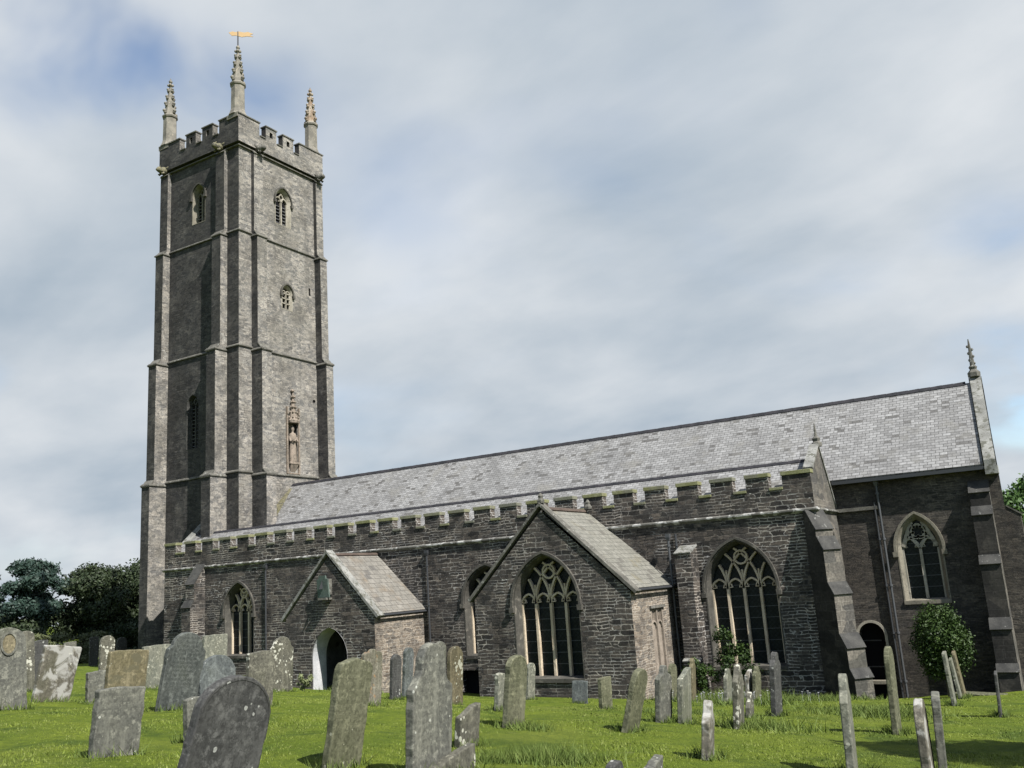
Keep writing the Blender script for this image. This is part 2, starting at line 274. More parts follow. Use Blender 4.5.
hm = {
 'grey': headmat('grey_slate', (0.068, 0.069, 0.060), (0.107, 0.106, 0.087), (0.272, 0.276, 0.242), .10, text=True),
 'dark': headmat('dark_slate', (0.032, 0.032, 0.031), (0.053, 0.053, 0.050), (0.221, 0.224, 0.206), .13, text=True),
 'darktext': headmat('dark_lettered_slate', (0.039, 0.044, 0.041), (0.065, 0.070, 0.064), (0.168, 0.173, 0.157), .08, text=True),
 'speck': headmat('speckled_slate', (0.055, 0.053, 0.042), (0.097, 0.093, 0.072), (0.337, 0.333, 0.278), .26, text=True),
 'moss': headmat('mossy_slate', (0.061, 0.064, 0.036), (0.101, 0.100, 0.064), (0.227, 0.224, 0.170), .10, text=True),
 'white': headmat('lichen_white_slate', (0.077, 0.070, 0.055), (0.110, 0.102, 0.079), (0.324, 0.320, 0.278), .10, (.26, .255, .235), (.48, .60)),
 'ochre': headmat('ochre_slate', (0.097, 0.084, 0.045), (0.130, 0.112, 0.070), (0.221, 0.218, 0.170), .08, (0.077, 0.070, 0.042)),
 'orange': headmat('orange_lichen_slate', (0.091, 0.084, 0.060), (0.130, 0.122, 0.097), (0.292, 0.282, 0.242), .10, (.20, .125, .065), (.54, .62)),
 'pale': headmat('pale_slate', (0.101, 0.106, 0.085), (0.140, 0.138, 0.109), (0.272, 0.269, 0.218), .14),
 'brown': headmat('brown_slate', (0.061, 0.053, 0.030), (0.094, 0.080, 0.049), (0.233, 0.231, 0.181), .24),
 'blue': headmat('blue_slate', (0.061, 0.069, 0.070), (0.087, 0.095, 0.091), (0.221, 0.224, 0.212), .09),
}

# ------------------------------------------------------------------ mesh helpers
def link(name, me, mat=None, parent=None):
    o = bpy.data.objects.new(name, me); COL.objects.link(o)
    if mat: me.materials.append(mat)
    if parent is not None: o.parent = parent
    return o
def tag(o, label=None, cat=None, group=None, kind=None):
    if label: o['label'] = label
    if cat: o['category'] = cat
    if group: o['group'] = group
    if kind: o['kind'] = kind
    return o
ORG = Vector((-25, 38.9, -4.8))          # the church's own origin
church = bpy.data.objects.new('stone_church', None); COL.objects.link(church); church.location = ORG
tag(church, 'dark stone parish church with tall pinnacled west tower and battlemented aisle', 'church')

class MB:
    """collects geometry in world coordinates; builds one mesh"""
    def __init__(s): s.v = []; s.f = []
    def add(s, vs, fs):
        k = len(s.v); s.v += [tuple(p) for p in vs]; s.f += [[i+k for i in f] for f in fs]; return s
    def box(s, x0, x1, y0, y1, z0, z1):
        return s.add([(x0,y0,z0),(x1,y0,z0),(x1,y1,z0),(x0,y1,z0),(x0,y0,z1),(x1,y0,z1),(x1,y1,z1),(x0,y1,z1)],
                     [[0,3,2,1],[4,5,6,7],[0,1,5,4],[1,2,6,5],[2,3,7,6],[3,0,4,7]])
    def prism(s, poly, d0, d1, T):
        """poly in (u,v), extruded from depth d0 to d1; T(u,v,d)->xyz"""
        n = len(poly); vs = [T(u, v, d0) for u, v in poly] + [T(u, v, d1) for u, v in poly]
        return s.add(vs, [list(range(n)), list(range(2*n-1, n-1, -1))] + [[i, i+n, (i+1) % n+n, (i+1) % n] for i in range(n)])
    def ribbon(s, pts, w, d0, d1, T, closed=False):
        n = len(pts); L_, R_ = [], []
        for i in range(n):
            a = pts[(i-1) % n] if (closed or i > 0) else pts[i]; b = pts[(i+1) % n] if (closed or i < n-1) else pts[i]
            tx, ty = b[0]-a[0], b[1]-a[1]; l = math.hypot(tx, ty) or 1; nx, ny = -ty/l*w/2, tx/l*w/2
            L_.append((pts[i][0]+nx, pts[i][1]+ny)); R_.append((pts[i][0]-nx, pts[i][1]-ny))
        vs = []
        for i in range(n):
            vs += [T(*L_[i], d0), T(*R_[i], d0), T(*R_[i], d1), T(*L_[i], d1)]
        fs = []
        for i in range(n if closed else n-1):
            a = 4*i; b = 4*((i+1) % n)
            for k in range(4): fs.append([a+k, b+k, b+(k+1) % 4, a+(k+1) % 4])
        if not closed: fs += [[0, 1, 2, 3], [4*n-1, 4*n-2, 4*n-3, 4*n-4]]
        return s.add(vs, fs)
    def lathe(s, prof, c, n=8, rot=0, sx=1, sy=1):
        vs = []; 
        for r, z in prof:
            for k in range(n):
                a = rot+2*math.pi*k/n; vs.append((c[0]+r*math.cos(a)*sx, c[1]+r*math.sin(a)*sy, c[2]+z))
        m = len(prof); fs = [[i*n+k, i*n+(k+1) % n, (i+1)*n+(k+1) % n, (i+1)*n+k] for i in range(m-1) for k in range(n)]
        fs += [list(range(n-1, -1, -1)), [(m-1)*n+k for k in range(n)]]
        return s.add(vs, fs)
    def ball(s, c, r, seg=6, sz=1):
        prof = [(max(.02*r, r*math.sin(math.pi*i/5)), -r*sz*math.cos(math.pi*i/5)) for i in range(6)]
        return s.lathe(prof, c, seg)
    def tube(s, pts, r, n=6):
        pts = [Vector(p) for p in pts]; vs = []
        for i, p in enumerate(pts):
            t = (pts[min(i+1, len(pts)-1)]-pts[max(i-1, 0)]).normalized()
            a = t.orthogonal().normalized(); b = t.cross(a); rr = r[i] if isinstance(r, (list, tuple)) else r
            for k in range(n):
                q = 2*math.pi*k/n; vs.append(p+(a*math.cos(q)+b*math.sin(q))*rr)
        fs = [[i*n+k, i*n+(k+1) % n, (i+1)*n+(k+1) % n, (i+1)*n+k] for i in range(len(pts)-1) for k in range(n)]
        fs += [list(range(n-1, -1, -1)), [(len(pts)-1)*n+k for k in range(n)]]
        return s.add(vs, fs)
    def build(s, name, mat, parent=None, org=None, bevel=0, smooth=False, recalc=True):
        org = ORG if org is None else Vector(org)
        me = bpy.data.meshes.new(name); me.from_pydata([(p[0]-org.x, p[1]-org.y, p[2]-org.z) for p in s.v], [], s.f); me.update()
        if recalc:
            bm = bmesh.new(); bm.from_mesh(me); bmesh.ops.recalc_face_normals(bm, faces=bm.faces); bm.to_mesh(me); bm.free()
        o = link(name, me, mat, parent)
        if bevel:
            b = o.modifiers.new('bevel', 'BEVEL'); b.width = bevel; b.segments = 2; b.limit_method = 'ANGLE'
        if smooth:
            for p in me.polygons: p.use_smooth = True
        return o
def TS(y): return lambda u, v, d: (u, y+d, v)      # a south-facing wall, d runs inward (north)
def TE(x): return lambda u, v, d: (x-d, u, v)      # an east-facing wall, d runs inward (west)

def arch(c, hw, sill, spring, rise, n=9):
    Rr = (rise*rise+hw*hw)/(2*hw); a1 = math.asin(min(1, rise/Rr))
    if rise > hw*1.001: pass
    Lp = [(c-hw+Rr-Rr*math.cos(a1*i/n), spring+Rr*math.sin(a1*i/n)) for i in range(n+1)]
    Rp = [(2*c-u, v) for u, v in Lp[::-1]][1:]
    return [(c-hw, sill)] + Lp + Rp + [(c+hw, sill)]

def wall(name, outline, holes, T, mat, reveal=.3, parent=church):
    """flat wall with true openings, each with its reveal"""
    loops = [[Vector((u, v, 0)) for u, v in outline]] + [[Vector((u, v, 0)) for u, v in h] for h in holes]
    tris = geometry.tessellate_polygon(loops); flat = [p for l in loops for p in l]
    mb = MB(); mb.add([T(p.x, p.y, 0) for p in flat], [list(t) for t in tris])
    for h in holes:
        n = len(h); vs = [T(u, v, 0) for u, v in h]+[T(u, v, reveal) for u, v in h]
        mb.add(vs, [[i, (i+1) % n, (i+1) % n+n, i+n] for i in range(n)])
    return mb.build(name, mat, parent, recalc=False)

def inside(c, hw, spring, rise, u, v, m=0.0):
    if v < spring: return abs(u-c) < hw-m
    Rr = (rise*rise+hw*hw)/(2*hw)
    return math.hypot(u-(c-hw+Rr), v-spring) < Rr-m and math.hypot(u-(c+hw-Rr), v-spring) < Rr-m

def window(T, c, hw, sill, spring, rise, lights, depth=.38, frame=.13, mat=None, hood=True, hoodmat=None, style='flow', bar=.10, louvre=False, framemat=None, sillslab=True, trans=()):
    """returns the hole for the wall and builds window > tracery, glass, hood_mould"""
    mat = mat or m_warm; framemat = framemat or mat
    outer = arch(c, hw+frame, sill-.08, spring, rise+frame*1.25); inner = arch(c, hw, sill, spring, rise)
    n = len(outer); mb = MB(); d1 = depth*.62
    loops = [[T(u, v, -.012) for u, v in arch(c, hw+frame+.05, sill-.12, spring, rise+(frame+.05)*1.25)], [T(u, v, -.012) for u, v in outer], [T(u, v, d1) for u, v in inner], [T(u, v, depth+.05) for u, v in inner]]
    vs = [p for l in loops for p in l]; fs = []
    for k in range(3): fs += [[k*n+i, k*n+(i+1) % n, (k+1)*n+(i+1) % n, (k+1)*n+i] for i in range(n)]
    mb.add(vs, fs)
    if sillslab: mb.prism([(c-hw-frame-.05, sill-.2), (c+hw+frame+.05, sill-.2), (c+hw+frame+.05, sill-.06), (c-hw-frame-.05, sill-.06)], -.06, .1, T)
    win = mb.build('window', framemat, church)
    g = MB(); g.add([T(u, v, depth) for u, v in inner], [list(range(n))])
    g.build('glass', m_dark if louvre else m_glass, win, org=(0, 0, 0), recalc=False)
    if not louvre and hw > .5:
        k = 0; z = sill+.42
        while z < spring+rise*.3:
            if inside(c, hw, spring, rise, c-hw*.8, z): sbm = MB(); sbm.prism([(c-hw+.01, z), (c+hw-.01, z), (c+hw-.01, z+.022), (c-hw+.01, z+.022)], depth-.015, depth-.004, T); sbm.build('saddle_bar', m_pipel, win, org=(0, 0, 0))
            z += .42
    t = MB(); e0, e1 = depth-.17, depth-.02; W = 2*hw/lights
    xs = [c-hw+W*i for i in range(1, lights)]
    for x in xs: t.ribbon([(x, sill), (x, spring+.02)], bar, e0, e1, T)
    t.ribbon([(c-hw+.02, sill), (c-hw+.02, spring)], .07, e0+.03, e1, T); t.ribbon([(c+hw-.02, sill), (c+hw-.02, spring)], .07, e0+.03, e1, T)
    for i in range(lights):                # head of each light
        cc = c-hw+W*(i+.5); a = arch(cc, W/2, spring-.02, spring-.02, W*.62, 5)[1:-1]
        a = [p for p in a if inside(c, hw, spring, rise, p[0], p[1], .0)]
        if len(a) > 2: t.ribbon(a, bar*.7, e0+.02, e1, T)
        for sgn in (-1, 1):
            q = [(cc+sgn*W*.46, spring+.06), (cc+sgn*W*.22, spring+.06), (cc+sgn*W*.30, spring+W*.30)]
            if all(inside(c, hw, spring, rise, *p, .02) for p in q): t.ribbon(q, bar*.4, e0+.04, e1, T)
    Rr = (rise*rise+hw*hw)/(2*hw)
    if style == 'flow' and lights > 2:
        base_ = [c-hw]+xs+[c+hw]
        for x in base_:
            for sgn in (1, -1):
                pts = []
                for k in range(26):
                    a = k*.062; u = x+sgn*(Rr-Rr*math.cos(a)); v = spring+Rr*math.sin(a)
                    if not inside(c, hw, spring, rise, u, v, -.005): break
                    pts.append((u, v))
                if len(pts) > 3 and abs(x-c) < hw-.05: t.ribbon(pts, bar*.75, e0, e1, T)
        q = (c, spring+rise*.70); rr = min(.26, hw*.24)
        t.ribbon([(q[0]+rr*math.cos(k*math.pi/8), q[1]+rr*math.sin(k*math.pi/8)) for k in range(16)], bar*.7, e0-.01, e1, T, True)
        for x in xs:
            if inside(c, hw, spring, rise, x, spring+rise*.5, .1): t.ribbon([(x, spring), (x, spring+rise*.42)], bar*.6, e0+.02, e1, T)
    if style == 'foil' and lights == 2:
        q = (c, spring+rise*.60); rr = hw*.36
        for k in range(5):
            a = math.pi/2+k*2*math.pi/5; cx, cy = q[0]+rr*.62*math.cos(a), q[1]+rr*.62*math.sin(a)
            t.ribbon([(cx+rr*.5*math.cos(a-1.9+j*.475), cy+rr*.5*math.sin(a-1.9+j*.475)) for j in range(9)], bar*.9, e0, e1, T)
        for sgn in (-1, 1):
            t.ribbon([(c+sgn*W*.02, spring+W*.62), (c+sgn*W*.5, spring+W*.62+.02), (c+sgn*hw*.62, spring+rise*.42)], bar, e0, e1, T)
            t.ribbon([(c+sgn*hw*.30, spring+rise*.93), (c+sgn*hw*.66, spring+rise*.45), (c+sgn*hw*.92, spring+.1)], bar*1.5, e0, e1, T)
            t.ribbon([(c, spring), (c+sgn*W*.45, spring+W*.66)], bar*.8, e0, e1, T)
    if style == 'small':
        t.ribbon([(c, spring), (c-hw*.35, spring+rise*.5), (c, spring+rise*.85), (c+hw*.35, spring+rise*.5), (c, spring)], bar*.8, e0, e1, T)
    for zt in trans: t.ribbon([(c-hw, zt), (c+hw, zt)], .07, e0, e1, T)
    if louvre:
        lv = MB()
        for k in range(int((spring-sill)/.24)):
            z = sill+.12+.24*k; lv.prism([(c-hw, z), (c+hw, z), (c+hw, z+.025), (c-hw, z+.025)], e0+.09, e1+.02, T)
        lvo = lv.build('louvre', m_lead, win, org=(0, 0, 0))
    t.build('tracery', mat, win, org=(0, 0, 0))
    for ch in win.children: ch.location = -ORG+ORG*0
    if hood:
        h = MB(); a = arch(c, hw+frame+.09, spring-.12, spring, rise+frame*1.25+.11)
        h.ribbon(a, .10, -.11, .02, T)
        for p in (a[0], a[-1]): h.prism([(p[0]-.09, p[1]-.16), (p[0]+.09, p[1]-.16), (p[0]+.1, p[1]+.04), (p[0]-.1, p[1]+.04)], -.16, .02, T)
        hh = h.build('hood_mould', hoodmat or m_jamb, win, org=(0, 0, 0)); hh.location = -ORG
    for ch in win.children: ch.location = -ORG
    return outer

def buttress(base, ang, width, z0, stages, mat, slope=.35, capmat=None, name='buttress', back=.15):
    """stepped buttress; base=(x,y) centre on wall, ang outward heading, stages=[(projection, z_top)] bottom up"""
    ca, sa = math.cos(ang), math.sin(ang)
    def T(d, z, t): return (base[0]+ca*d-sa*t, base[1]+sa*d+ca*t, z)
    prof = [(-back, z0)]; caps = []
    for i, (p, zt) in enumerate(stages):
        prof += [(p, z0 if i == 0 else prof[-1][1]), (p, zt)] if i == 0 else [(p, zt)]
        nx = stages[i+1][0] if i+1 < len(stages) else 0.0
        sl_ = slope*max(.5, min(2.2, (p-nx)/.35)); prof.append((nx, zt+sl_)); caps.append((p, zt, nx, zt+sl_))
    prof.append((-back, prof[-1][1]))
    # remove duplicate consecutive points
    pr = [prof[0]]
    for q in prof[1:]:
        if math.hypot(q[0]-pr[-1][0], q[1]-pr[-1][1]) > 1e-4: pr.append(q)
    mb = MB(); mb.prism(pr, -width/2, width/2, T); b = mb.build(name, mat, church)
    for p, z, nx, z2 in caps:
        l = math.hypot(nx-p, z2-z); ux, uz = (nx-p)/l, (z2-z)/l; e = .05; c = MB()
        c.prism([(p-ux*e, z-uz*e), (p-ux*e+uz*.05, z-uz*e-ux*.05), (nx+uz*.05, z2-ux*.05), (nx, z2)], -width/2-.025, width/2+.025, T)
        cc = c.build('weathering', capmat or m_trim, b, org=(0, 0, 0)); cc.location = -ORG
    return b

# ------------------------------------------------------------------ ground
CP = np.array([[0,0,-1.6],[-4,38.9,-5.05],[-7.4,38.5,-5.4],[-10,35,-4.8],[-17,31,-4.3],[-30,31.5,-4.15],[-40,35,-3.8],[-50,33,-3.3],[-15,9.8,-1.75],[-33,22,-2.4],[-10,15,-2.35],[-3,18,-3.05],[6,18,-3.2],[-100,60,-5],[-60,-20,-1.5],[40,40,-5.2],[40,0,-2.4],[0,-40,-1],[0,90,-7],[-60,90,-6],[70,100,-8],[-14,24,-3.6]], float)
def Uf(r): return np.where(r > 0, r*r*np.log(r+1e-12), 0)
_n = len(CP); _K = Uf(np.hypot(CP[:, 0, None]-CP[None, :, 0], CP[:, 1, None]-CP[None, :, 1]))+np.eye(_n)*5
_P = np.c_[np.ones(_n), CP[:, :2]]; WT = np.linalg.solve(np.block([[_K, _P], [_P.T, np.zeros((3, 3))]]), np.r_[CP[:, 2], 0, 0, 0])
def gza(x, y):
    x = np.asarray(x, float); y = np.asarray(y, float); r = np.hypot(x, y); k = np.where(r > 110, 110/np.maximum(r, 1), 1.0)
    X, Y = x*k, y*k
    z = Uf(np.hypot(CP[:, 0][:, None]-X.ravel()[None], CP[:, 1][:, None]-Y.ravel()[None])).T @ WT[:_n]+WT[_n]+WT[_n+1]*X.ravel()+WT[_n+2]*Y.ravel()
    z = z.reshape(x.shape)-np.maximum(r-110, 0)*.012
    bump = .035*np.sin(x*1.3+y*.7)*np.sin(y*1.1-x*.4)+.02*np.sin(x*2.9-1.1)*np.sin(y*2.3+.5)
    return z+bump*np.clip((r-2)/6, 0, 1)
def gz(x, y): return float(gza(np.array([x]), np.array([y]))[0])
na = 300; rad = np.r_[0, np.geomspace(1.2, 130, 170), np.geomspace(150, 4500, 22)]
verts = [(0, 0, gz(0, 0))]; 
aa = np.linspace(0, 2*np.pi, na, endpoint=False)
for r_ in rad[1:]:
    X = r_*np.cos(aa); Y = r_*np.sin(aa); Z = gza(X, Y); verts += list(zip(X, Y, Z))
faces = [(0, 1+k, 1+(k+1) % na) for k in range(na)]
for i in range(len(rad)-2):
    a = 1+i*na; b = a+na; faces += [(a+k, b+k, b+(k+1) % na, a+(k+1) % na) for k in range(na)]
me = bpy.data.meshes.new('ground'); me.from_pydata(verts, [], faces); me.update()
for p in me.polygons: p.use_smooth = True
G = Mat('turf', .95, .1); ob = G.obj()
c = G.mix(G.ramp(G.noise(ob, .9, 5, .65), .3, .7), (.072, .104, .011), (.120, .152, .017))
c = G.mix(G.ramp(G.noise(ob, .25, 4, .6), .5, .72, 0, .5), c, (.12, .135, .03))
c = G.mix(G.ramp(G.noise(ob, 9, 4, .7), .35, .7, 0, .6), c, (.040, .062, .009))
c = G.mix(G.ramp(G.noise(ob, 2.6, 4, .7), .62, .75, 0, .5), c, (.12, .125, .05))
c = G.mix(G.ramp(G.noise(ob, .55, 5, .7, .5), .50, .66, 0, .75), c, (.034, .058, .010))
G.col(c); G.bump(G.noise(ob, 22, 5, .75), .9, .06)
tag(link('ground', me, G.m), kind='structure')

# ------------------------------------------------------------------ tower
XE, XW, YS, YN = -42.2, -49.65, 38.05, 45.5
ZB = -6.2
TSt, TEt = TS(YS), TE(XE)
h1 = window(TSt, -46.0, .50, 24.7, 26.55, .62, 2, depth=.45, frame=.10, mat=m_greyst, style='small', louvre=True, sillslab=False)
h2 = window(TSt, -46.4, .45, 9.6, 12.3, .6, 2, depth=.4, frame=.08, mat=m_wdark, hood=False, style='small', louvre=True, sillslab=False)
wall('tower_wall', [(XW, ZB), (XE, ZB), (XE, 30.0), (XW, 30.0)], [h1, h2], TSt, m_tower)
h1 = window(TEt, 41.92, .55, 24.7, 26.35, .72, 2, depth=.32, frame=.14, mat=m_palew, style='small', louvre=True, sillslab=False, bar=.10)
h2 = window(TEt, 42.2, .36, 18.8, 19.85, .40, 2, depth=.25, frame=.10, mat=m_palew, style='none', louvre=False, sillslab=False, trans=(19.15, 19.5, 19.85), bar=.08)
slit = [(44.27, 20.2), (44.45, 20.2), (44.45, 20.75), (44.27, 20.75)]
niche = [(42.12, 8.45), (42.98, 8.45), (42.98, 11.0), (42.55, 11.6), (42.12, 11.0)]
hole_ = [(44.62+.13*math.cos(a*math.pi/4), 12.79+.13*math.sin(a*math.pi/4)) for a in range(8)]
wall('tower_wall', [(YS, ZB), (YN, ZB), (YN, 30.0), (YS, 30.0)], [h1, h2, slit, niche, hole_], TEt, m_tower, reveal=.35)
b = MB(); b.add([(XW, YS, ZB), (XW, YN, ZB), (XW, YN, 30), (XW, YS, 30)], [[0, 1, 2, 3]]); b.add([(XW, YN, ZB), (XE, YN, ZB), (XE, YN, 30), (XW, YN, 30)], [[0, 1, 2, 3]]); b.build('tower_wall', m_tower, church)
b = MB(); b.box(XW+.5, XE-.5, YS+.5, YN-.5, 28.8, 29.3); b.build('tower_roof', m_lead, church)
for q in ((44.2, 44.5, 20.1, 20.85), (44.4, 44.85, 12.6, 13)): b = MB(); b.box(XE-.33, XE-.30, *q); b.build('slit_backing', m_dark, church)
# buttresses (stage tops at the string courses)
ST = [(1.24, 7.35), (.92, 15.25), (.55, 22.95), (.27, 28.8)]
wds = .78
def tb(x, y, ang, w): return buttress((x, y), ang, w, ZB, ST, m_tower, slope=.42, name='tower_buttress')
tb(-43.66, YS, -math.pi/2, .80); tb(-49.22, YS, -math.pi/2, .76)
tb(XE, 39.50, 0, .80); tb(XE, 45.22, 0, .66)
tb(XW, 39.50, math.pi, .8); tb(XW, 44.9, math.pi, .8); tb(-43.66, YN, math.pi/2, .8); tb(-48.9, YN, math.pi/2, .8)
for z, p in ((7.65, 1.24), (15.55, .92), (23.2, .55), (29.05, .27)):
    s = MB(); e = .10 if z < 29 else .15; k = .006*z/7
    def ringbox(x0, x1, y0, y1): 
        s.add([(x0-e, y0-e, z-.08), (x1+e, y0-e, z-.08), (x1+e, y1+e, z-.08), (x0-e, y1+e, z-.08), (x0-e, y0-e, z-.02), (x1+e, y0-e, z-.02), (x1+e, y1+e, z-.02), (x0-e, y1+e, z-.02), (x0+.02, y0+.02, z+.09), (x1-.02, y0+.02, z+.09), (x1-.02, y1-.02, z+.09), (x0+.02, y1-.02, z+.09)],
              [[0, 3, 2, 1], [0, 1, 5, 4], [1, 2, 6, 5], [2, 3, 7, 6], [3, 0, 4, 7], [4, 5, 9, 8], [5, 6, 10, 9], [6, 7, 11, 10], [7, 4, 8, 11], [8, 9, 10, 11]])
    ringbox(XW, XE, YS, YN)
    if z < 29:
        dz = -.19; z += dz
        for (cx, cy, hx, hy) in ((-43.66, YS-p/2, .40, p/2), (-49.22, YS-p/2, .38, p/2), (XE+p/2, 39.5, p/2, .40), (XE+p/2, 45.22, p/2, .33), (XW-p/2, 39.5, p/2, .4), (XW-p/2, 44.9, p/2, .4)):
            e0 = e; e = .075; ringbox(cx-hx, cx+hx, cy-hy, cy+hy); e = e0
    s.build('string_course', m_trim, church)
# parapet
PX0, PX1, PY0, PY1 = -49.78, -41.93, 37.78, 45.64
pb = MB(); t_ = .42
pb.box(PX0, PX1, PY0, PY0+t_, 29.18, 30.2).box(PX0, PX1, PY1-t_, PY1, 29.18, 30.2).box(PX1-t_, PX1, PY0+t_, PY1-t_, 29.18, 30.2).box(PX0, PX0+t_, PY0+t_, PY1-t_, 29.18, 30.2)
pcs = []
def merl(T, a, b_, slot=False):
    if slot:
        m = (a+b_)/2; w_ = .13
        for u0_, u1_, v0, v1 in ((a, m-w_, 30.2, 31.12), (m+w_, b_, 30.2, 31.12), (m-w_, m+w_, 30.2, 30.45), (m-w_, m+w_, 30.85, 31.12)):
            pb.prism([(u0_, v0), (u1_, v0), (u1_, v1), (u0_, v1)], 0, t_, T)
        pb.prism([(m-w_, 30.45), (m+w_, 30.45), (m+w_, 30.85), (m-w_, 30.85)], .28, t_, T)
    else: pb.prism([(a, 30.2), (b_, 30.2), (b_, 31.12), (a, 31.12)], 0, t_, T)
    pc = MB(); pcs.append(pc); pc.prism([(a-.05, 31.12), (b_+.05, 31.12), (b_+.05, 31.2), (a-.05, 31.2)], -.06, t_+.06, T)
TN_ = lambda u, v, d: (u, PY1-d, v); TW_ = lambda u, v, d: (PX0+d, u, v)
for T in (TS(PY0), TN_):
    merl(T, PX0, -47.68); merl(T, -47.03, -46.05, True); merl(T, -45.42, -44.39, True); merl(T, -43.77, PX1)
for T in (TE(PX1), TW_):
    merl(T, PY0+t_, 39.59); merl(T, 40.16, 41.12, True); merl(T, 41.72, 42.72, True); merl(T, 43.28, PY1-t_)
par = pb.build('tower_parapet', m_tower, church)
for T, segs in ((TS(PY0), ((-47.68, -47.03), (-46.05, -45.42), (-44.39, -43.77))), (TE(PX1), ((39.59, 40.16), (41.12, 41.72), (42.72, 43.28)))):
    for a, b_ in segs: pc = MB(); pcs.append(pc); pc.prism([(a+.05, 30.2), (b_-.05, 30.2), (b_-.05, 30.27), (a+.05, 30.27)], -.06, t_+.06, T)
for pc in pcs: cc = pc.build('coping_stone', m_trim, par, org=(0, 0, 0)); cc.location = -ORG
# pinnacles
def pinnacle(cx, cy, mat, capmat):
    b = MB(); b.box(cx-.5, cx+.5, cy-.5, cy+.5, 30.9, 31.2)
    b.lathe([(.62, 0), (.54, .18), (.47, .42), (.45, 2.15), (.52, 2.2), (.55, 2.3), (.47, 2.4)], (cx, cy, 31.2), 8, math.pi/8)
    p = b.build('pinnacle', mat, church)
    s = MB(); s.lathe([(.43, 0), (.33, .55), (.24, 1.15), (.15, 1.8), (.09, 2.3)], (cx, cy, 33.58), 8, math.pi/8)
    for i in range(4):
        z = .3+.58*i; r_ = .42-.085*i
        for k in range(4):
            a = k*math.pi/2; s.ball((cx+(r_+.06)*math.cos(a), cy+(r_+.06)*math.sin(a), 33.58+z), .13-.012*i, 5, .9)
            s.ball((cx+(r_+.0)*math.cos(a), cy+(r_+.0)*math.sin(a), 33.48+z), .12, 5, .9)
    for k in range(4):
        a = k*math.pi/2+math.pi/4; s.ball((cx+.13*math.cos(a), cy+.13*math.sin(a), 36.0), .11, 5)
    o = s.build('spirelet', capmat, p, org=(0, 0, 0)); o.location = -ORG
    f = MB(); f.ball((cx, cy, 36.28), .14, 6, 1.0); f.lathe([(.05, 0), (.03, .2)], (cx, cy, 36.35), 6); o = f.build('finial', capmat, p, org=(0, 0, 0)); o.location = -ORG
    return p
pinnacle(-42.45, 38.2, m_pinn, m_pinn); pinnacle(-49.35, 38.25, m_pinn, m_pinn); pinnacle(-42.5, 45.1, m_pinn, m_pinn2); pinnacle(-49.3, 45.1, m_pinn, m_pinn)
rod = MB(); rod.tube([(-42.45, 38.2, 36.4), (-42.45, 38.2, 37.5)], .045); vb = MB()
fish = [(-.75, .06), (-.5, .17), (-.3, .13), (-.1, .2), (.25, .15), (.5, .22), (.85, .10), (.62, 0), (.85, -.12), (.45, -.12), (.1, -.2), (-.3, -.12), (-.55, -.16)]
vd = Vector((.75, .66, 0)).normalized()
vb.prism(fish, -.02, .02, lambda u, v, d: (-42.45+vd.x*(u+.15)-vd.y*d, 38.2+vd.y*(u+.15)+vd.x*d, 37.3+v-.04*u))
vn = vb.build('weather_vane', m_gold, church); childof_ = rod.build('rod', m_pipe, vn, org=(0, 0, 0)); childof_.location = -ORG
# gargoyles at the parapet string
def gargoyle(x, y, ang, mat):
    ca, sa = math.cos(ang), math.sin(ang); b = MB()
    P_ = lambda d, t, z: (x+ca*d*.72-sa*t*.85, y+sa*d*.72+ca*t*.85, 29.08+z*.9)
    b.tube([P_(-.1, 0, .1), P_(.25, 0, .14), P_(.55, 0, .06), P_(.8, 0, .1), P_(.98, 0, .0)], [.24, .27, .2, .19, .09], 8)
    for sg in (-1, 1):
        b.tube([P_(.1, sg*.15, .2), P_(.0, sg*.42, .38), P_(-.05, sg*.6, .1)], [.12, .1, .03], 5)
        b.tube([P_(.75, sg*.1, .2), P_(.7, sg*.16, .36)], [.06, .02], 5); b.tube([P_(.3, sg*.15, -.05), P_(.5, sg*.2, -.25), P_(.62, sg*.2, -.2)], [.09, .07, .05], 5)
    b.build('gargoyle', mat, church, smooth=True)
gargoyle(-43.66, YS-.2, -math.pi/2, m_green); gargoyle(-49.22, YS-.2, -math.pi/2, m_green); gargoyle(XE+.2, 39.5, 0, m_trim); gargoyle(XE+.2, 45.1, 0, m_trim)
# niche with statue
nb = MB()
nb.box(XE-.36, XE-.34, 42.1, 43.0, 8.4, 11.7)
for y in (42.03, 43.07): nb.box(XE-.02, XE+.10, y-.06, y+.06, 7.72, 11.7)
nb.box(XE-.02, XE+.22, 42.1, 43.0, 8.36, 8.5).box(XE-.02, XE+.05, 42.1, 43.0, 7.72, 7.8)
nb.add([(XE, 42.12, 8.36), (XE, 42.98, 8.36), (XE+.2, 42.9, 8.36), (XE+.2, 42.2, 8.36), (XE, 42.35, 7.85), (XE, 42.75, 7.85)], [[0, 3, 2, 1], [0, 4, 3], [2, 5, 1], [3, 4, 5, 2]])
ni = nb.build('statue_niche', m_pink, church)
cb = MB(); cb.lathe([(.46, 0), (.5, .15), (.36, .35), (.30, .7), (.20, .8), (.17, 1.25), (.10, 1.35), (.07, 1.9), (.05, 2.1)], (XE+.08, 42.55, 11.05), 6, 0, .7, 1)
for i, (z, r_) in enumerate(((11.4, .42), (11.75, .34), (12.1, .24), (12.45, .18), (12.8, .13))):
    for a in (-1.4, -.6, 0, .6, 1.4): cb.ball((XE+.1+r_*.6*math.cos(a), 42.55+r_*math.sin(a), z), .07, 5)
cb.ball((XE+.1, 42.5, 13.2), .13, 6, .8); cb.box(XE, XE+.15, 41.98, 42.08, 11.6, 12.1).box(XE, XE+.15, 43.02, 43.12, 11.6, 12.1)
o = cb.build('canopy', m_pink, ni, org=(0, 0, 0)); o.location = -ORG
sb = MB(); sx, sy = XE+.02, 42.55
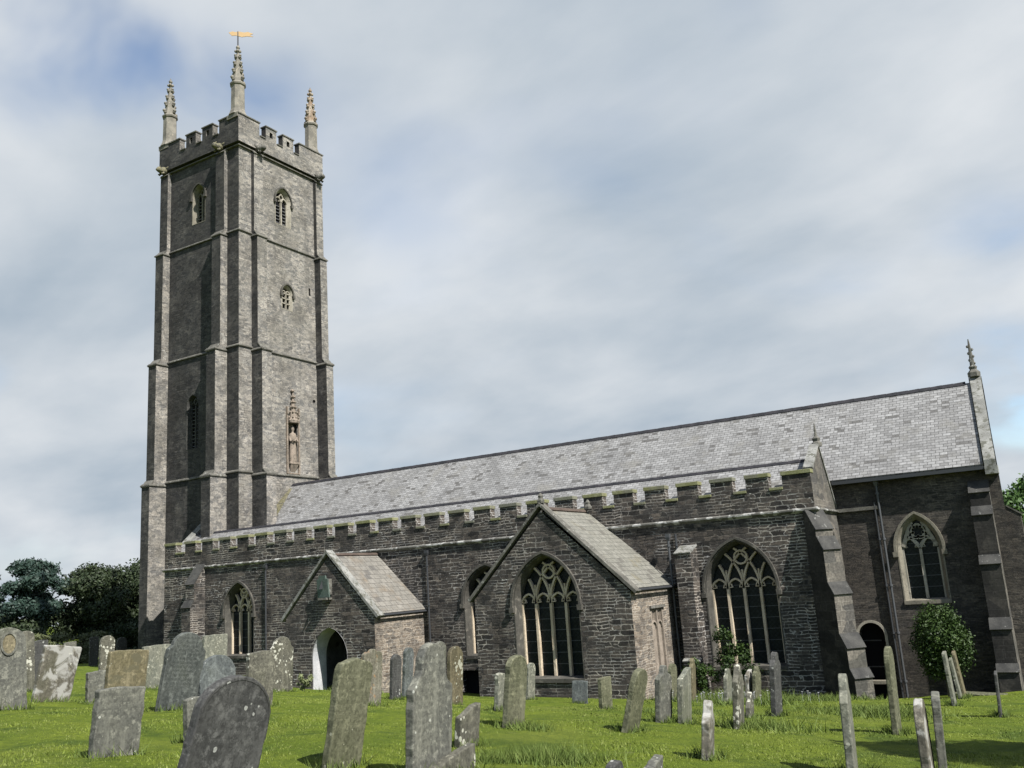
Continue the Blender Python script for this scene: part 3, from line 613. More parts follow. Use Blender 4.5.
prof = [(.30, 0), (.32, .1), (.29, .5), (.27, .9), (.24, 1.2), (.27, 1.5), (.29, 1.72), (.22, 1.86), (.09, 1.93), (.085, 2.0), (.13, 2.08), (.145, 2.18), (.13, 2.3), (.07, 2.38)]
n_ = 16; vs = []
for r_, z in prof:
    for k in range(n_):
        a = 2*math.pi*k/n_; fold = 1+(.07*math.sin(5*a+z*1.5) if z < 1.6 else 0)
        dxx = r_*math.cos(a)*fold*.72; dyy = r_*math.sin(a)*fold*(1.0 if z < 1.9 else .85); vs.append((sx+dxx, sy+dyy, 8.5+z))
fs = [[i*n_+k, i*n_+(k+1) % n_, (i+1)*n_+(k+1) % n_, (i+1)*n_+k] for i in range(len(prof)-1) for k in range(n_)]+[[(len(prof)-1)*n_+k for k in range(n_)]]
sb.add(vs, fs)
for sg in (-1, 1): sb.tube([(sx, sy+sg*.26, 10.15), (sx+.12, sy+sg*.30, 9.85), (sx+.26, sy+sg*.12, 9.8), (sx+.29, sy+sg*.02, 9.95)], [.09, .085, .07, .05], 7)
o = sb.build('statue', m_pink, ni, org=(0, 0, 0), smooth=True); o.location = -ORG

# ------------------------------------------------------------------ nave and chancel
XCE = -2.05; YC = 38.9; EY, EZ = 38.55, 3.23; RY, RZ = 42.5, 7.03
def childof(mb, name, mat, par, **k):
    o = mb.build(name, mat, par, org=(0, 0, 0), **k); o.location = -ORG; return o
TC = TS(YC)
hw_ = window(TC, -5.22, .66, -1.62, .28, 1.12, 2, depth=.34, frame=.13, mat=m_palew, style='foil', bar=.10, hoodmat=m_greyst, framemat=m_greyst)
door = arch(-7.45, .48, -4.62, -2.95, .49)
wall('chancel_wall', [(-8.3, -6.5), (XCE, -6.5), (XCE, 3.15), (-8.3, 3.15)], [hw_, door], TC, m_chancel, reveal=.55)
b = MB(); b.add([(-7.98, YC+.5, -4.7), (-6.92, YC+.5, -4.7), (-6.92, YC+.5, -2.3), (-7.98, YC+.5, -2.3)], [[0, 1, 2, 3]]); dr = b.build('door', m_dark, church)
b = MB(); 
for z in (-4.2, -3.2): b.box(-7.9, -7.2, YC+.47, YC+.495, z, z+.05)
childof(b, 'strap_hinge', m_pipe, dr)
b = MB(); b.ribbon(arch(-7.45, .535, -4.62, -2.95, .545), .10, -.03, .12, TC); b.build('door_surround', m_palew, church)
b = MB(); b.box(-8.08, -6.85, YC-.35, YC+.5, -4.74, -4.62); b.box(-8.08, -7.9, YC-.3, YC-.0, -5.5, -4.74).box(-7.0, -6.85, YC-.3, YC, -5.5, -4.74).box(-7.9, -7.0, YC-.006, YC+.1, -5.5, -4.74); b.build('door_step', m_greyst, church)
b = MB(); b.box(-7.9, -7.0, YC-.02, YC-.008, -5.5, -4.75); b.build('hollow_shade', m_dark, church)  # black sheet standing for the shade in the hollow under the step
# string on the chancel wall, between aisle and pipe
b = MB(); b.prism([(-8.3, 1.92), (-6.5, 1.92), (-6.5, 2.06), (-8.3, 2.06)], -.14, 0, TC); b.build('string_course', m_trim, church)
# east gable wall
TG = lambda u, v, d: (XCE-(u-YC)*.057-d, u, v)   # the east wall runs a few degrees off square
wall('chancel_wall', [(YC, -6.5), (46.1, -6.5), (46.1, 3.1), (RY, RZ-.1), (YC, 3.1)], [], TG, m_chancel)
# nave roof: one plane, west against the tower, east to the gable
def slab(mb, pts, th):
    p = [Vector(q) for q in pts]; n_ = (p[1]-p[0]).cross(p[2]-p[0]).normalized()
    if n_.z < 0: n_ = -n_
    lo = [q-n_*th for q in p]; k = len(p); mb.add(p+lo, [list(range(k)), list(range(2*k-1, k-1, -1))]+[[i, (i+1) % k, (i+1) % k+k, i+k] for i in range(k)])
b = MB(); slab(b, [(XE, EY, EZ), (-2.5, EY, EZ), (-2.72, RY, RZ), (XE, RY, RZ)], .10); slab(b, [(XE, 46.45, EZ), (-2.95, 46.45, EZ), (-2.72, RY, RZ), (XE, RY, RZ)], .10)
roof = b.build('nave_roof', m_roof, church)
b = MB(); x = XE+.02; i = 0
while x < -2.9:
    d = .008*(i % 2); b.add([(x, RY-.14, RZ-.09-d), (x, RY, RZ+.07-d), (x, RY+.14, RZ-.09-d), (x+.45, RY-.14, RZ-.09+d), (x+.45, RY, RZ+.07+d), (x+.45, RY+.14, RZ-.09+d)], [[0, 3, 4, 1], [1, 4, 5, 2], [0, 1, 2], [3, 5, 4]]); x += .457; i += 1
childof(b, 'ridge_tiles', m_ridge, roof)
b = MB(); b.box(-8.1, -2.5, EY-.05, EY+.06, EZ-.20, EZ-.07); childof(b, 'gutter', m_pipe, roof)
b = MB(); s_ = (RZ-EZ)/(RY-EY)
slab(b, [(XE+.02, EY+1.6, EZ+1.6*s_+.03), (XE+.9, EY+1.6, EZ+1.6*s_+.03), (XE+.25, RY-.3, RZ-.25), (XE+.02, RY-.3, RZ-.25)], .02); childof(b, 'mossy_flashing', m_green, roof)
# eaves soffit
b = MB(); b.box(-8.2, -2.4, EY+.05, YC, EZ-.12, EZ-.06); childof(b, 'soffit', m_timber, roof)
# gable coping with kneeler and finial
b = MB()
def cope(y0, z0, y1, z1, xi0, xi1, xo0, xo1, h=.20):
    b.add([(xi0, y0, z0-.3), (xo0, y0, z0-.3), (xi0, y0, z0+h), (xo0, y0, z0+h), (xi1, y1, z1-.3), (xo1, y1, z1-.3), (xi1, y1, z1+h), (xo1, y1, z1+h)], [[0, 1, 3, 2], [4, 6, 7, 5], [0, 4, 5, 1], [2, 3, 7, 6], [0, 2, 6, 4], [1, 5, 7, 3]])
cope(EY-.05, EZ-.05, RY, RZ-.0, -2.46, -2.70, -2.06, -2.28); cope(46.5, EZ-.05, RY, RZ, -2.98, -2.74, -2.48, -2.24)
b.box(-2.47, -2.03, EY-.10, YC, EZ-.40, EZ-.1)
gc = b.build('gable_coping', m_cope, church)
b = MB(); b.lathe([(.24, 0), (.25, .18), (.13, .32), (.17, .42), (.10, .5), (.07, 1.0), (.045, 1.4), (.02, 1.65)], (-2.50, RY, RZ+.22), 6)
for k in range(6): b.ball((-2.50+.075*(-1)**k, RY, RZ+.80+.15*k), .065, 5)
childof(b, 'finial', m_trim, gc)
# buttresses at the east corner
buttress((-2.80, YC), -math.pi/2, .68, -6.3, [(1.35, -4.2), (1.15, -2.75), (.85, -.45), (.6, 1.35), (.35, 2.2)], m_ashlar, slope=.42, capmat=m_wdark)
buttress((XCE, 39.7), 0, .7, -6.3, [(1.25, -4.2), (1.0, -2.6), (.75, -.4), (.45, 1.3)], m_chancel, slope=.25)

# ------------------------------------------------------------------ south aisle
YA = 35.3; XA0, XA1 = -45.3, -8.14; TA = TS(YA); SZ, CZ, MZ = 2.0, 2.82, 3.46
holes = [window(TA, -39.12, 1.02, -2.82, -.62, 1.42, 3, depth=.52, frame=.08, framemat=m_jamb),
         window(TA, -23.05, 1.18, -3.05, -.72, 1.42, 3, depth=.52, frame=.08, framemat=m_jamb),
         window(TA, -11.33, 1.30, -3.62, -.80, 1.72, 4, depth=.54, frame=.09, framemat=m_jamb)]
low = [(-24.75, -5.2), (-23.75, -5.2), (-23.75, -3.74), (-24.75, -3.74)]
wall('aisle_wall', [(XA0, -6.5), (XA1, -6.5), (XA1, SZ), (XA0, SZ)], holes+[low], TA, m_wall, reveal=.45)
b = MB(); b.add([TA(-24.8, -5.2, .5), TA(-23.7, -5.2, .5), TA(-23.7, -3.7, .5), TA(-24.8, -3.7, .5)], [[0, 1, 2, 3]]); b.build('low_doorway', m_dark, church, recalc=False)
TAE = TE(XA1)
hE = window(TAE, 37.25, .62, -1.45, -.1, .95, 2, depth=.3, frame=.14, style='small', mat=m_warm)
wall('aisle_gable', [(YA, -6.5), (YC, -6.5), (YC, 2.05), (37.15, 4.52), (YA+.02, 3.42), (YA, SZ)], [hE], TAE, m_ashlar)
wall('aisle_gable', [(YA, -6.5), (YS, -6.5), (YS, 4.55), (36.5, 3.3), (YA, 3.3)], [], lambda u, v, d: (XA0+d, u, v), m_wall)
# coping on both gables
b = MB(); T = TE(XA1)
b.ribbon([(YA+.3, 3.55), (37.15, 4.60), (YC, 2.12)], .10, -.05, .32, T); gc = b.build('gable_coping', m_cope, church)
b = MB(); b.lathe([(.20, 0), (.2, .14), (.13, .2), (.17, .32), (.07, .42), (.04, .6), (.05, .66), (.02, .95)], (XA1-.10, 37.5, 4.56), 6); childof(b, 'finial', m_trim, gc)
b = MB(); b.ribbon([(36.2, 3.2), (38.02, 4.75)], .2, -.05, .5, lambda u, v, d: (XA0+d, u, v)); b.build('gable_coping', m_cope, church)
# string course and parapet
b = MB(); b.add([TA(XA0-.1, SZ-.05, -.12), TA(XA1+.12, SZ-.05, -.12), TA(XA1+.12, SZ+.0, -.12), TA(XA0-.1, SZ+.0, -.12), TA(XA0-.1, SZ+.05, 0), TA(XA1+.12, SZ+.05, 0), TA(XA0-.1, SZ-.14, 0), TA(XA1+.14, SZ-.14, 0)], [[0, 1, 2, 3], [3, 2, 5, 4], [0, 6, 7, 1]])
b.add([(XA1+.12, YA-.12, SZ-.05), (XA1+.12, YC, SZ-.05), (XA1+.12, YC, SZ+.0), (XA1+.12, YA-.12, SZ+.0), (XA1, YA, SZ+.05), (XA1, YC, SZ+.05), (XA1, YA, SZ-.14), (XA1, YC, SZ-.14)], [[0, 1, 2, 3], [3, 2, 5, 4], [0, 6, 7, 1]])
b.build('string_course', m_str, church)
b = MB(); t_ = .38; caps_ = []
b.box(XA0, XA1-.006, YA+.004, YA+t_, SZ, CZ)
left = [-9.24-1.43*k for k in range(25)]+[XA0]; left = sorted(left)
random.seed(4)
for i, x0 in enumerate(left):
    x1 = XA1-.006 if x0 == -9.24 else (x0+.9 if i else -44.35)
    j = random.uniform(-.012, .012)
    b.box(x0, x1, YA+.004, YA+t_, CZ+.0, MZ-.1+j)
    caps_.append((x0-.03, x1+.03, MZ-.1+j, MZ+.05+j))
    if i < len(left)-1:
        nx = left[i+1]; caps_.append((x1+.004, nx-.004, CZ+.002, CZ+.11))
pp = b.build('aisle_parapet', m_wall, church)
for x0, x1, z0, z1 in caps_:
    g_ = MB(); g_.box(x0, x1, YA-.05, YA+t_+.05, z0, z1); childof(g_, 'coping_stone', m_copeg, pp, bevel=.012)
# aisle roof
AY, AZ = 37.15, 4.02
b = MB(); slab(b, [(XA0+.3, YA+.2, 2.78), (XA1-.3, YA+.2, 2.78), (XA1-.3, AY, AZ), (XA0+.3, AY, AZ)], .08); slab(b, [(XA0+.3, YC+.1, 2.4), (XA1-.3, YC+.1, 2.4), (XA1-.3, AY, AZ), (XA0+.3, AY, AZ)], .08)
ar = b.build('aisle_roof', m_roof, church)
b = MB(); x = XA0+.35; i = 0
while x < XA1-.55:
    d = .008*(i % 2); b.add([(x, AY-.12, AZ-.06-d), (x, AY, AZ+.06-d), (x, AY+.12, AZ-.06-d), (x+.44, AY-.12, AZ-.06+d), (x+.44, AY, AZ+.06+d), (x+.44, AY+.12, AZ-.06+d)], [[0, 3, 4, 1], [1, 4, 5, 2], [0, 1, 2], [3, 5, 4]]); x += .45; i += 1
childof(b, 'ridge_tiles', m_ridge, ar)
# buttresses
bt = buttress((XA1-.1, YA+.1), -R(42.5), .74, -6.2, [(1.62, -4.0), (1.42, -3.0), (1.10, -1.15), (.82, .45), (.5, 1.2)], m_ashlar, slope=.50, capmat=m_wdark)
buttress((-13.28, YA), -math.pi/2, .66, -6.2, [(.95, -3.4), (.78, .68)], m_wall, slope=.13, capmat=m_cope)
buttress((-42.2, YA), -math.pi/2, .72, -6.0, [(1.35, -2.3), (1.0, -.2), (.75, 1.05)], m_wall, slope=.5, capmat=m_wdark)
buttress((-32.8, YA), -math.pi/2, .66, -6.0, [(.9, -2.6), (.6, .6)], m_wall, slope=.4) if False else None
# quoins of pale stone at a few corners
# drainpipes
def pipe(x, y, z0, z1, mat, box=True):
    b = MB(); b.tube([(x, y, z0), (x, y, z1)], .045, 8); z = z0+.6
    while z < z1-.3: b.tube([(x, y, z), (x, y, z+.08)], .075, 8); z += 1.8
    p = b.build('drainpipe', mat, church, smooth=False)
    if box:
        h = MB(); h.lathe([(.07, 0), (.12, .12), (.13, .26)], (x, y, z1-.05), 4, math.pi/4); childof(h, 'hopper', mat, p)
pipe(-37.0, YA-.1, -4.2, 1.55, m_pipe); pipe(-26.3, YA-.1, -5, 1.55, m_pipe); pipe(-13.98, YA-.35, -5, 1.3, m_pipel); pipe(-13.75, YA-.1, -5, 1.5, m_pipe, False)
pipe(-6.45, YC-.12, -5.3, EZ-.35, m_pipel); pipe(-6.62, YC-.1, -5.3, 2.2, m_pipe, False)

# ------------------------------------------------------------------ south porch
PXW, PXE, YP = -32.05, -26.7, 31.75; PC = -29.38; PEZ = -1.0; PAZ = 1.66
TP = TS(YP)
do = arch(-29.36, 1.04, -5.3, -2.72, 1.27)
wall('porch_wall', [(PXW, -6), (PXE, -6), (PXE, PEZ), (PC, PAZ), (PXW, PEZ)], [do], TP, m_wall, reveal=.02)
wall('porch_wall', [(YP, -6), (YA, -6), (YA, PEZ), (YP, PEZ)], [], TE(PXE), m_porch)
wall('porch_wall', [(YP, -6), (YA, -6), (YA, PEZ), (YP, PEZ)], [], lambda u, v, d: (PXW+d, u, v), m_wall)
# splayed plastered arch
b = MB(); o1 = arch(-29.36, 1.045, -5.3, -2.72, 1.275); o2 = arch(-29.36, 1.0, -5.3, -2.72, 1.22); n = len(o1)
b.add([TP(u, v, -.01) for u, v in o1]+[TP(u, v, .85) for u, v in o2], [[i, (i+1) % n, n+(i+1) % n, n+i] for i in range(n-1)])
b.build('porch_arch', m_white, church)
# interior
b = MB()
wi = [(PXW+.4, YP+.86), (PXE-.4, YP+.86), (PXE-.4, YA-.01), (PXW+.4, YA-.01)]
for i in range(4):
    (x0, y0), (x1, y1) = wi[i], wi[(i+1) % 4]
    if i == 0: continue
    b.add([(x0, y0, -6), (x1, y1, -6), (x1, y1, -.9), (x0, y0, -.9)], [[0, 1, 2, 3]])
b.build('porch_interior', m_greyplaster, church)
b = MB(); b.ribbon([(PC-.8, -5.2), (PC-.8, -2.6), (PC, -1.8), (PC+.8, -2.6), (PC+.8, -5.2)], .16, -.08, -.01, TA); ib = b.build('inner_door', m_greyst, church)
b = MB(); b.prism([(PC-.75, -5.2), (PC+.75, -5.2), (PC+.75, -2.6), (PC, -1.8), (PC-.75, -2.6)], -.05, -.02, TA); childof(b, 'door_leaf', m_timber, ib)
b = MB(); e_ = .16
sl_ = (PAZ+.12-(PEZ-.02))/(PXE-PC)
slab(b, [(PXE+e_, YP+.25, PEZ+.05), (PXE+e_, YA, PEZ+.05), (PC, YA, 1.76), (PC, YP+.25, 1.76)], .10); slab(b, [(PXW-e_, YP+.25, PEZ+.05), (PXW-e_, YA, PEZ+.05), (PC, YA, 1.76), (PC, YP+.25, 1.76)], .10)
pr_ = b.build('porch_roof', m_roofp, church)
b = MB(); b.tube([(PC, YP+.3, 1.78), (PC, YA, 1.78)], .09, 6); childof(b, 'ridge_tiles', m_ridger, pr_)
b = MB(); b.tube([(PXE+e_+.05, YP+.2, PEZ-.03), (PXE+e_+.05, YA, PEZ-.03)], .06, 6); childof(b, 'gutter', m_pipe, pr_)
b = MB(); b.ribbon([(PXW-.25, PEZ-.08), (PC, 1.93), (PXE+.25, PEZ-.08)], .15, -.10, .34, TP); b.build('gable_coping', m_cope, church, bevel=.015)
# sundial of slate over the arch, tilted out on its bracket
b = MB(); sdl = [(-.34, -.48), (.34, -.48), (.34, .34), (.22, .36), (.20, .5), (-.20, .5), (-.22, .36), (-.34, .34)]
rot = R(1)
Ts = lambda u, v, d: (-29.40+u*math.cos(rot)+(d)*math.sin(rot)*.3, YP-.24-u*math.sin(rot)+d-.10*(v+.5), .36+v)
b.prism(sdl, -.05, .03, Ts)
sd = b.build('sundial', m_sundial, church)
b = MB(); b.add([Ts(0, .3, -.05), Ts(.012, -.1, -.05), Ts(-.012, -.1, -.05), Ts(0, -.1, -.3)], [[0, 1, 3], [0, 3, 2], [1, 2, 3], [0, 2, 1]]); childof(b, 'gnomon', m_pipe, sd)
b = MB(); b.box(-29.65, -29.15, YP-.4, YP+.02, -.22, -.13).box(-29.5, -29.3, YP-.25, YP+.02, -.34, -.22); b.box(-29.66, -29.14, YP-.2, YP, .0, .7); childof(b, 'bracket', m_trim, sd)

# ------------------------------------------------------------------ south transept
TXW, TXE, YT = -21.0, -14.14, 31.2; TCX = -17.68; TEZ = -.58; TAZ = 2.66
TT = TS(YT)
hT = window(TT, -17.72, 1.32, -3.58, -.88, 1.74, 4, depth=.54, frame=.09, framemat=m_jamb)
wall('transept_wall', [(TXW, -6), (TXE, -6), (TXE, TEZ), (TCX, TAZ), (TXW, TEZ)], [hT], TT, m_wall)
TTE = TE(TXE)
bl = [(32.88, -3.75), (34.06, -3.75), (34.06, -1.32), (32.88, -1.32)]
wall('transept_wall', [(YT, -6), (YA, -6), (YA, TEZ), (YT, TEZ)], [bl], TTE, m_porch, reveal=.10)
wall('transept_wall', [(YT, -6), (YA, -6), (YA, TEZ), (YT, TEZ)], [], lambda u, v, d: (TXW+d, u, v), m_wall)
b = MB(); b.prism([(32.86, -3.77), (34.08, -3.77), (34.08, -1.3), (32.86, -1.3)], .09, .12, TTE)
for y in (32.93, 33.47, 34.01): b.ribbon([(y, -3.75), (y, -1.35)], .10, .0, .1, TTE)
for c_y in (33.2, 33.74):
    b.ribbon(arch(c_y, .22, -2.1, -2.0, .22, 4)[1:-1], .06, .02, .1, TTE)
    for k in (-.14, 0, .14): b.ribbon([(c_y+k, -1.75), (c_y+k, -1.45)], .03, .05, .1, TTE)
bw_ = b.build('blocked_window', m_pinkp, church)
b = MB(); b.ribbon([(32.78, -1.25), (34.16, -1.25)], .10, -.09, .02, TTE); childof(b, 'hood_mould', m_trim, bw_)
b = MB(); e_ = .16
slab(b, [(TXE+e_, YT+.28, TEZ+.10), (TXE+e_, YA, TEZ+.10), (TCX, YA, 2.74), (TCX, YT+.28, 2.74)], .10); slab(b, [(TXW-e_, YT+.28, TEZ+.10), (TXW-e_, YA, TEZ+.10), (TCX, YA, 2.74), (TCX, YT+.28, 2.74)], .10)
tr_ = b.build('transept_roof', m_rooft, church)
b = MB(); b.tube([(TCX, YT+.3, 2.76), (TCX, YA-.2, 2.76)], .10, 6); childof(b, 'ridge_tiles', m_ridger, tr_)
b = MB(); b.tube([(TXE+e_+.05, YT+.2, TEZ+.02), (TXE+e_+.05, YA, TEZ+.02)], .06, 6); childof(b, 'gutter', m_pipe, tr_)
b = MB(); b.ribbon([(TXW-.25, TEZ-.05), (TCX, 2.93), (TXE+.25, TEZ-.05)], .14, -.09, .34, TT); gcp = b.build('gable_coping', m_trim, church, bevel=.015)
b = MB(); b.lathe([(.16, 0), (.17, .1), (.1, .2), (.12, .28), (.03, .4)], (TCX, YT+.1, 2.98), 6); childof(b, 'finial', m_trim, gcp)
b = MB(); b.lathe([(.16, 0), (.17, .1), (.1, .2), (.12, .28), (.03, .4)], (TCX+.15, YA-.2, 2.86), 6); childof(b, 'finial', m_trim, gcp)

# ------------------------------------------------------------------ headstones
def outline(kind, W, H):
    h = W/2; P_ = []
    def arc(cx, cz, rx, rz, a0, a1, n=8): return [(cx+rx*math.cos(R(a0+(a1-a0)*i/n)), cz+rz*math.sin(R(a0+(a1-a0)*i/n))) for i in range(n+1)]
    if kind == 'round': top = arc(0, H-min(h*.85, H*.5), h, min(h*.85, H*.5), 0, 180, 14)
    elif kind == 'flat': top = [(h, H-.02), (h-.02, H), (0, H+.008), (-h+.02, H-.01), (-h, H-.03)]
    elif kind == 'soft': top = arc(h-.09, H-.10, .09, .09, 0, 90, 4)+[(0, H+.02)]+arc(-h+.09, H-.12, .09, .09, 90, 180, 4)
    elif kind == 'shoulder':
        r_ = h*.80; top = [(h, H-r_*.95)]+arc(0, H-r_*.85, r_, r_*.85, 8, 172, 12)+[(-h, H-r_*.95)]
    elif kind == 'bighead':
        r_ = h*.54; top = arc(h, H-r_*2.35, h-r_, h*.55, 270, 180, 6)[::1]; top = [(h, H-h*1.36), (h*.96, H-h*1.24), (h*.86, H-h*1.16), (h*.74, H-h*1.06), (h*.65, H-h*.92), (h*.60, H-h*.76)]+arc(0, H-r_*1.08, r_*1.06, r_*1.08, 10, 170, 14)+[(-h*.60, H-h*.76), (-h*.65, H-h*.92), (-h*.74, H-h*1.06), (-h*.86, H-h*1.16), (-h*.96, H-h*1.24), (-h, H-h*1.36)]
    elif kind == 'trefoil':
        r_ = h*.42; top = [(h, H-h*.9)]+arc(h*.58, H-h*.55, r_*.9, r_*.9, 0, 110, 5)+arc(0, H-r_, r_, r_, 30, 150, 6)+arc(-h*.58, H-h*.55, r_*.9, r_*.9, 70, 180, 5)+[(-h, H-h*.9)]
    elif kind == 'ogee': top = [(h, H-h*.95), (h*.8, H-h*.72), (h*.5, H-h*.55)]+arc(0, H-h*.42, h*.45, h*.42, 10, 170, 8)+[(-h*.5, H-h*.55), (-h*.8, H-h*.72), (-h, H-h*.95)]
    elif kind == 'hump': top = [(h, H-.22), (h*.7, H-.17), (h*.4, H-.15)]+arc(0, H-.12, h*.36, .12, 0, 180, 6)+[(-h*.4, H-.15), (-h*.7, H-.17), (-h, H-.22)]
    elif kind == 'slant': top = [(h, H), (h*.4, H-.03), (-h*.3, H-.10), (-h, H-.16)]
    return [(-h*.97, -.35), (h*.97, -.35)]+top

def headstone(i, x, y, W, H, t, yw, rl, kind, mat, label, name='headstone', extra=None):
    z = gz(x, y); o_ = outline(kind, W, H)
    # densify the outline for worn, uneven edges
    pts = []
    for k in range(len(o_)):
        a, b_ = o_[k], o_[(k+1) % len(o_)]; l = math.hypot(b_[0]-a[0], b_[1]-a[1]); m = max(1, int(l/.07))
        for q in range(m): pts.append((a[0]+(b_[0]-a[0])*q/m, a[1]+(b_[1]-a[1])*q/m))
    rs = random.Random(i*7+1); ph = rs.random()*50
    pts = [(u+.017*noise.noise(Vector((u*7+ph, v*7, 0)))+.006*noise.noise(Vector((u*23+ph, v*23, 3))), v+.014*noise.noise(Vector((u*7, v*7+ph, 9)))) for u, v in pts]
    bm = bmesh.new(); vs = [bm.verts.new((t/2, u, v)) for u, v in pts]; f = bm.faces.new(vs)
    ex = bmesh.ops.extrude_face_region(bm, geom=[f]); nv = [e for e in ex['geom'] if isinstance(e, bmesh.types.BMVert)]
    for v in nv: v.co.x = -t/2
    bmesh.ops.recalc_face_normals(bm, faces=bm.faces)
    me = bpy.data.meshes.new(name); bm.to_mesh(me); bm.free()
    o = link(name, me, mat)
    bv = o.modifiers.new('bevel', 'BEVEL'); bv.width = .014; bv.segments = 2; bv.limit_method = 'ANGLE'; bv.angle_limit = R(50)
    hor = Vector((x, y, 0)).normalized(); M_ = Matrix.Rotation(R(rl), 4, -hor*-1) if False else Matrix.Rotation(R(rl), 4, hor)
    o.matrix_world = Matrix.Translation((x, y, z)) @ M_ @ Matrix.Rotation(R(yw+rs.uniform(-2, 2)*(1 if W > .5 and H > .5 and abs(yw) < .1 else 0)), 4, 'Z')
    tag(o, label, 'headstone' if name == 'headstone' else name.replace('_', ' '), 'weathered headstones standing in the churchyard')
    return o
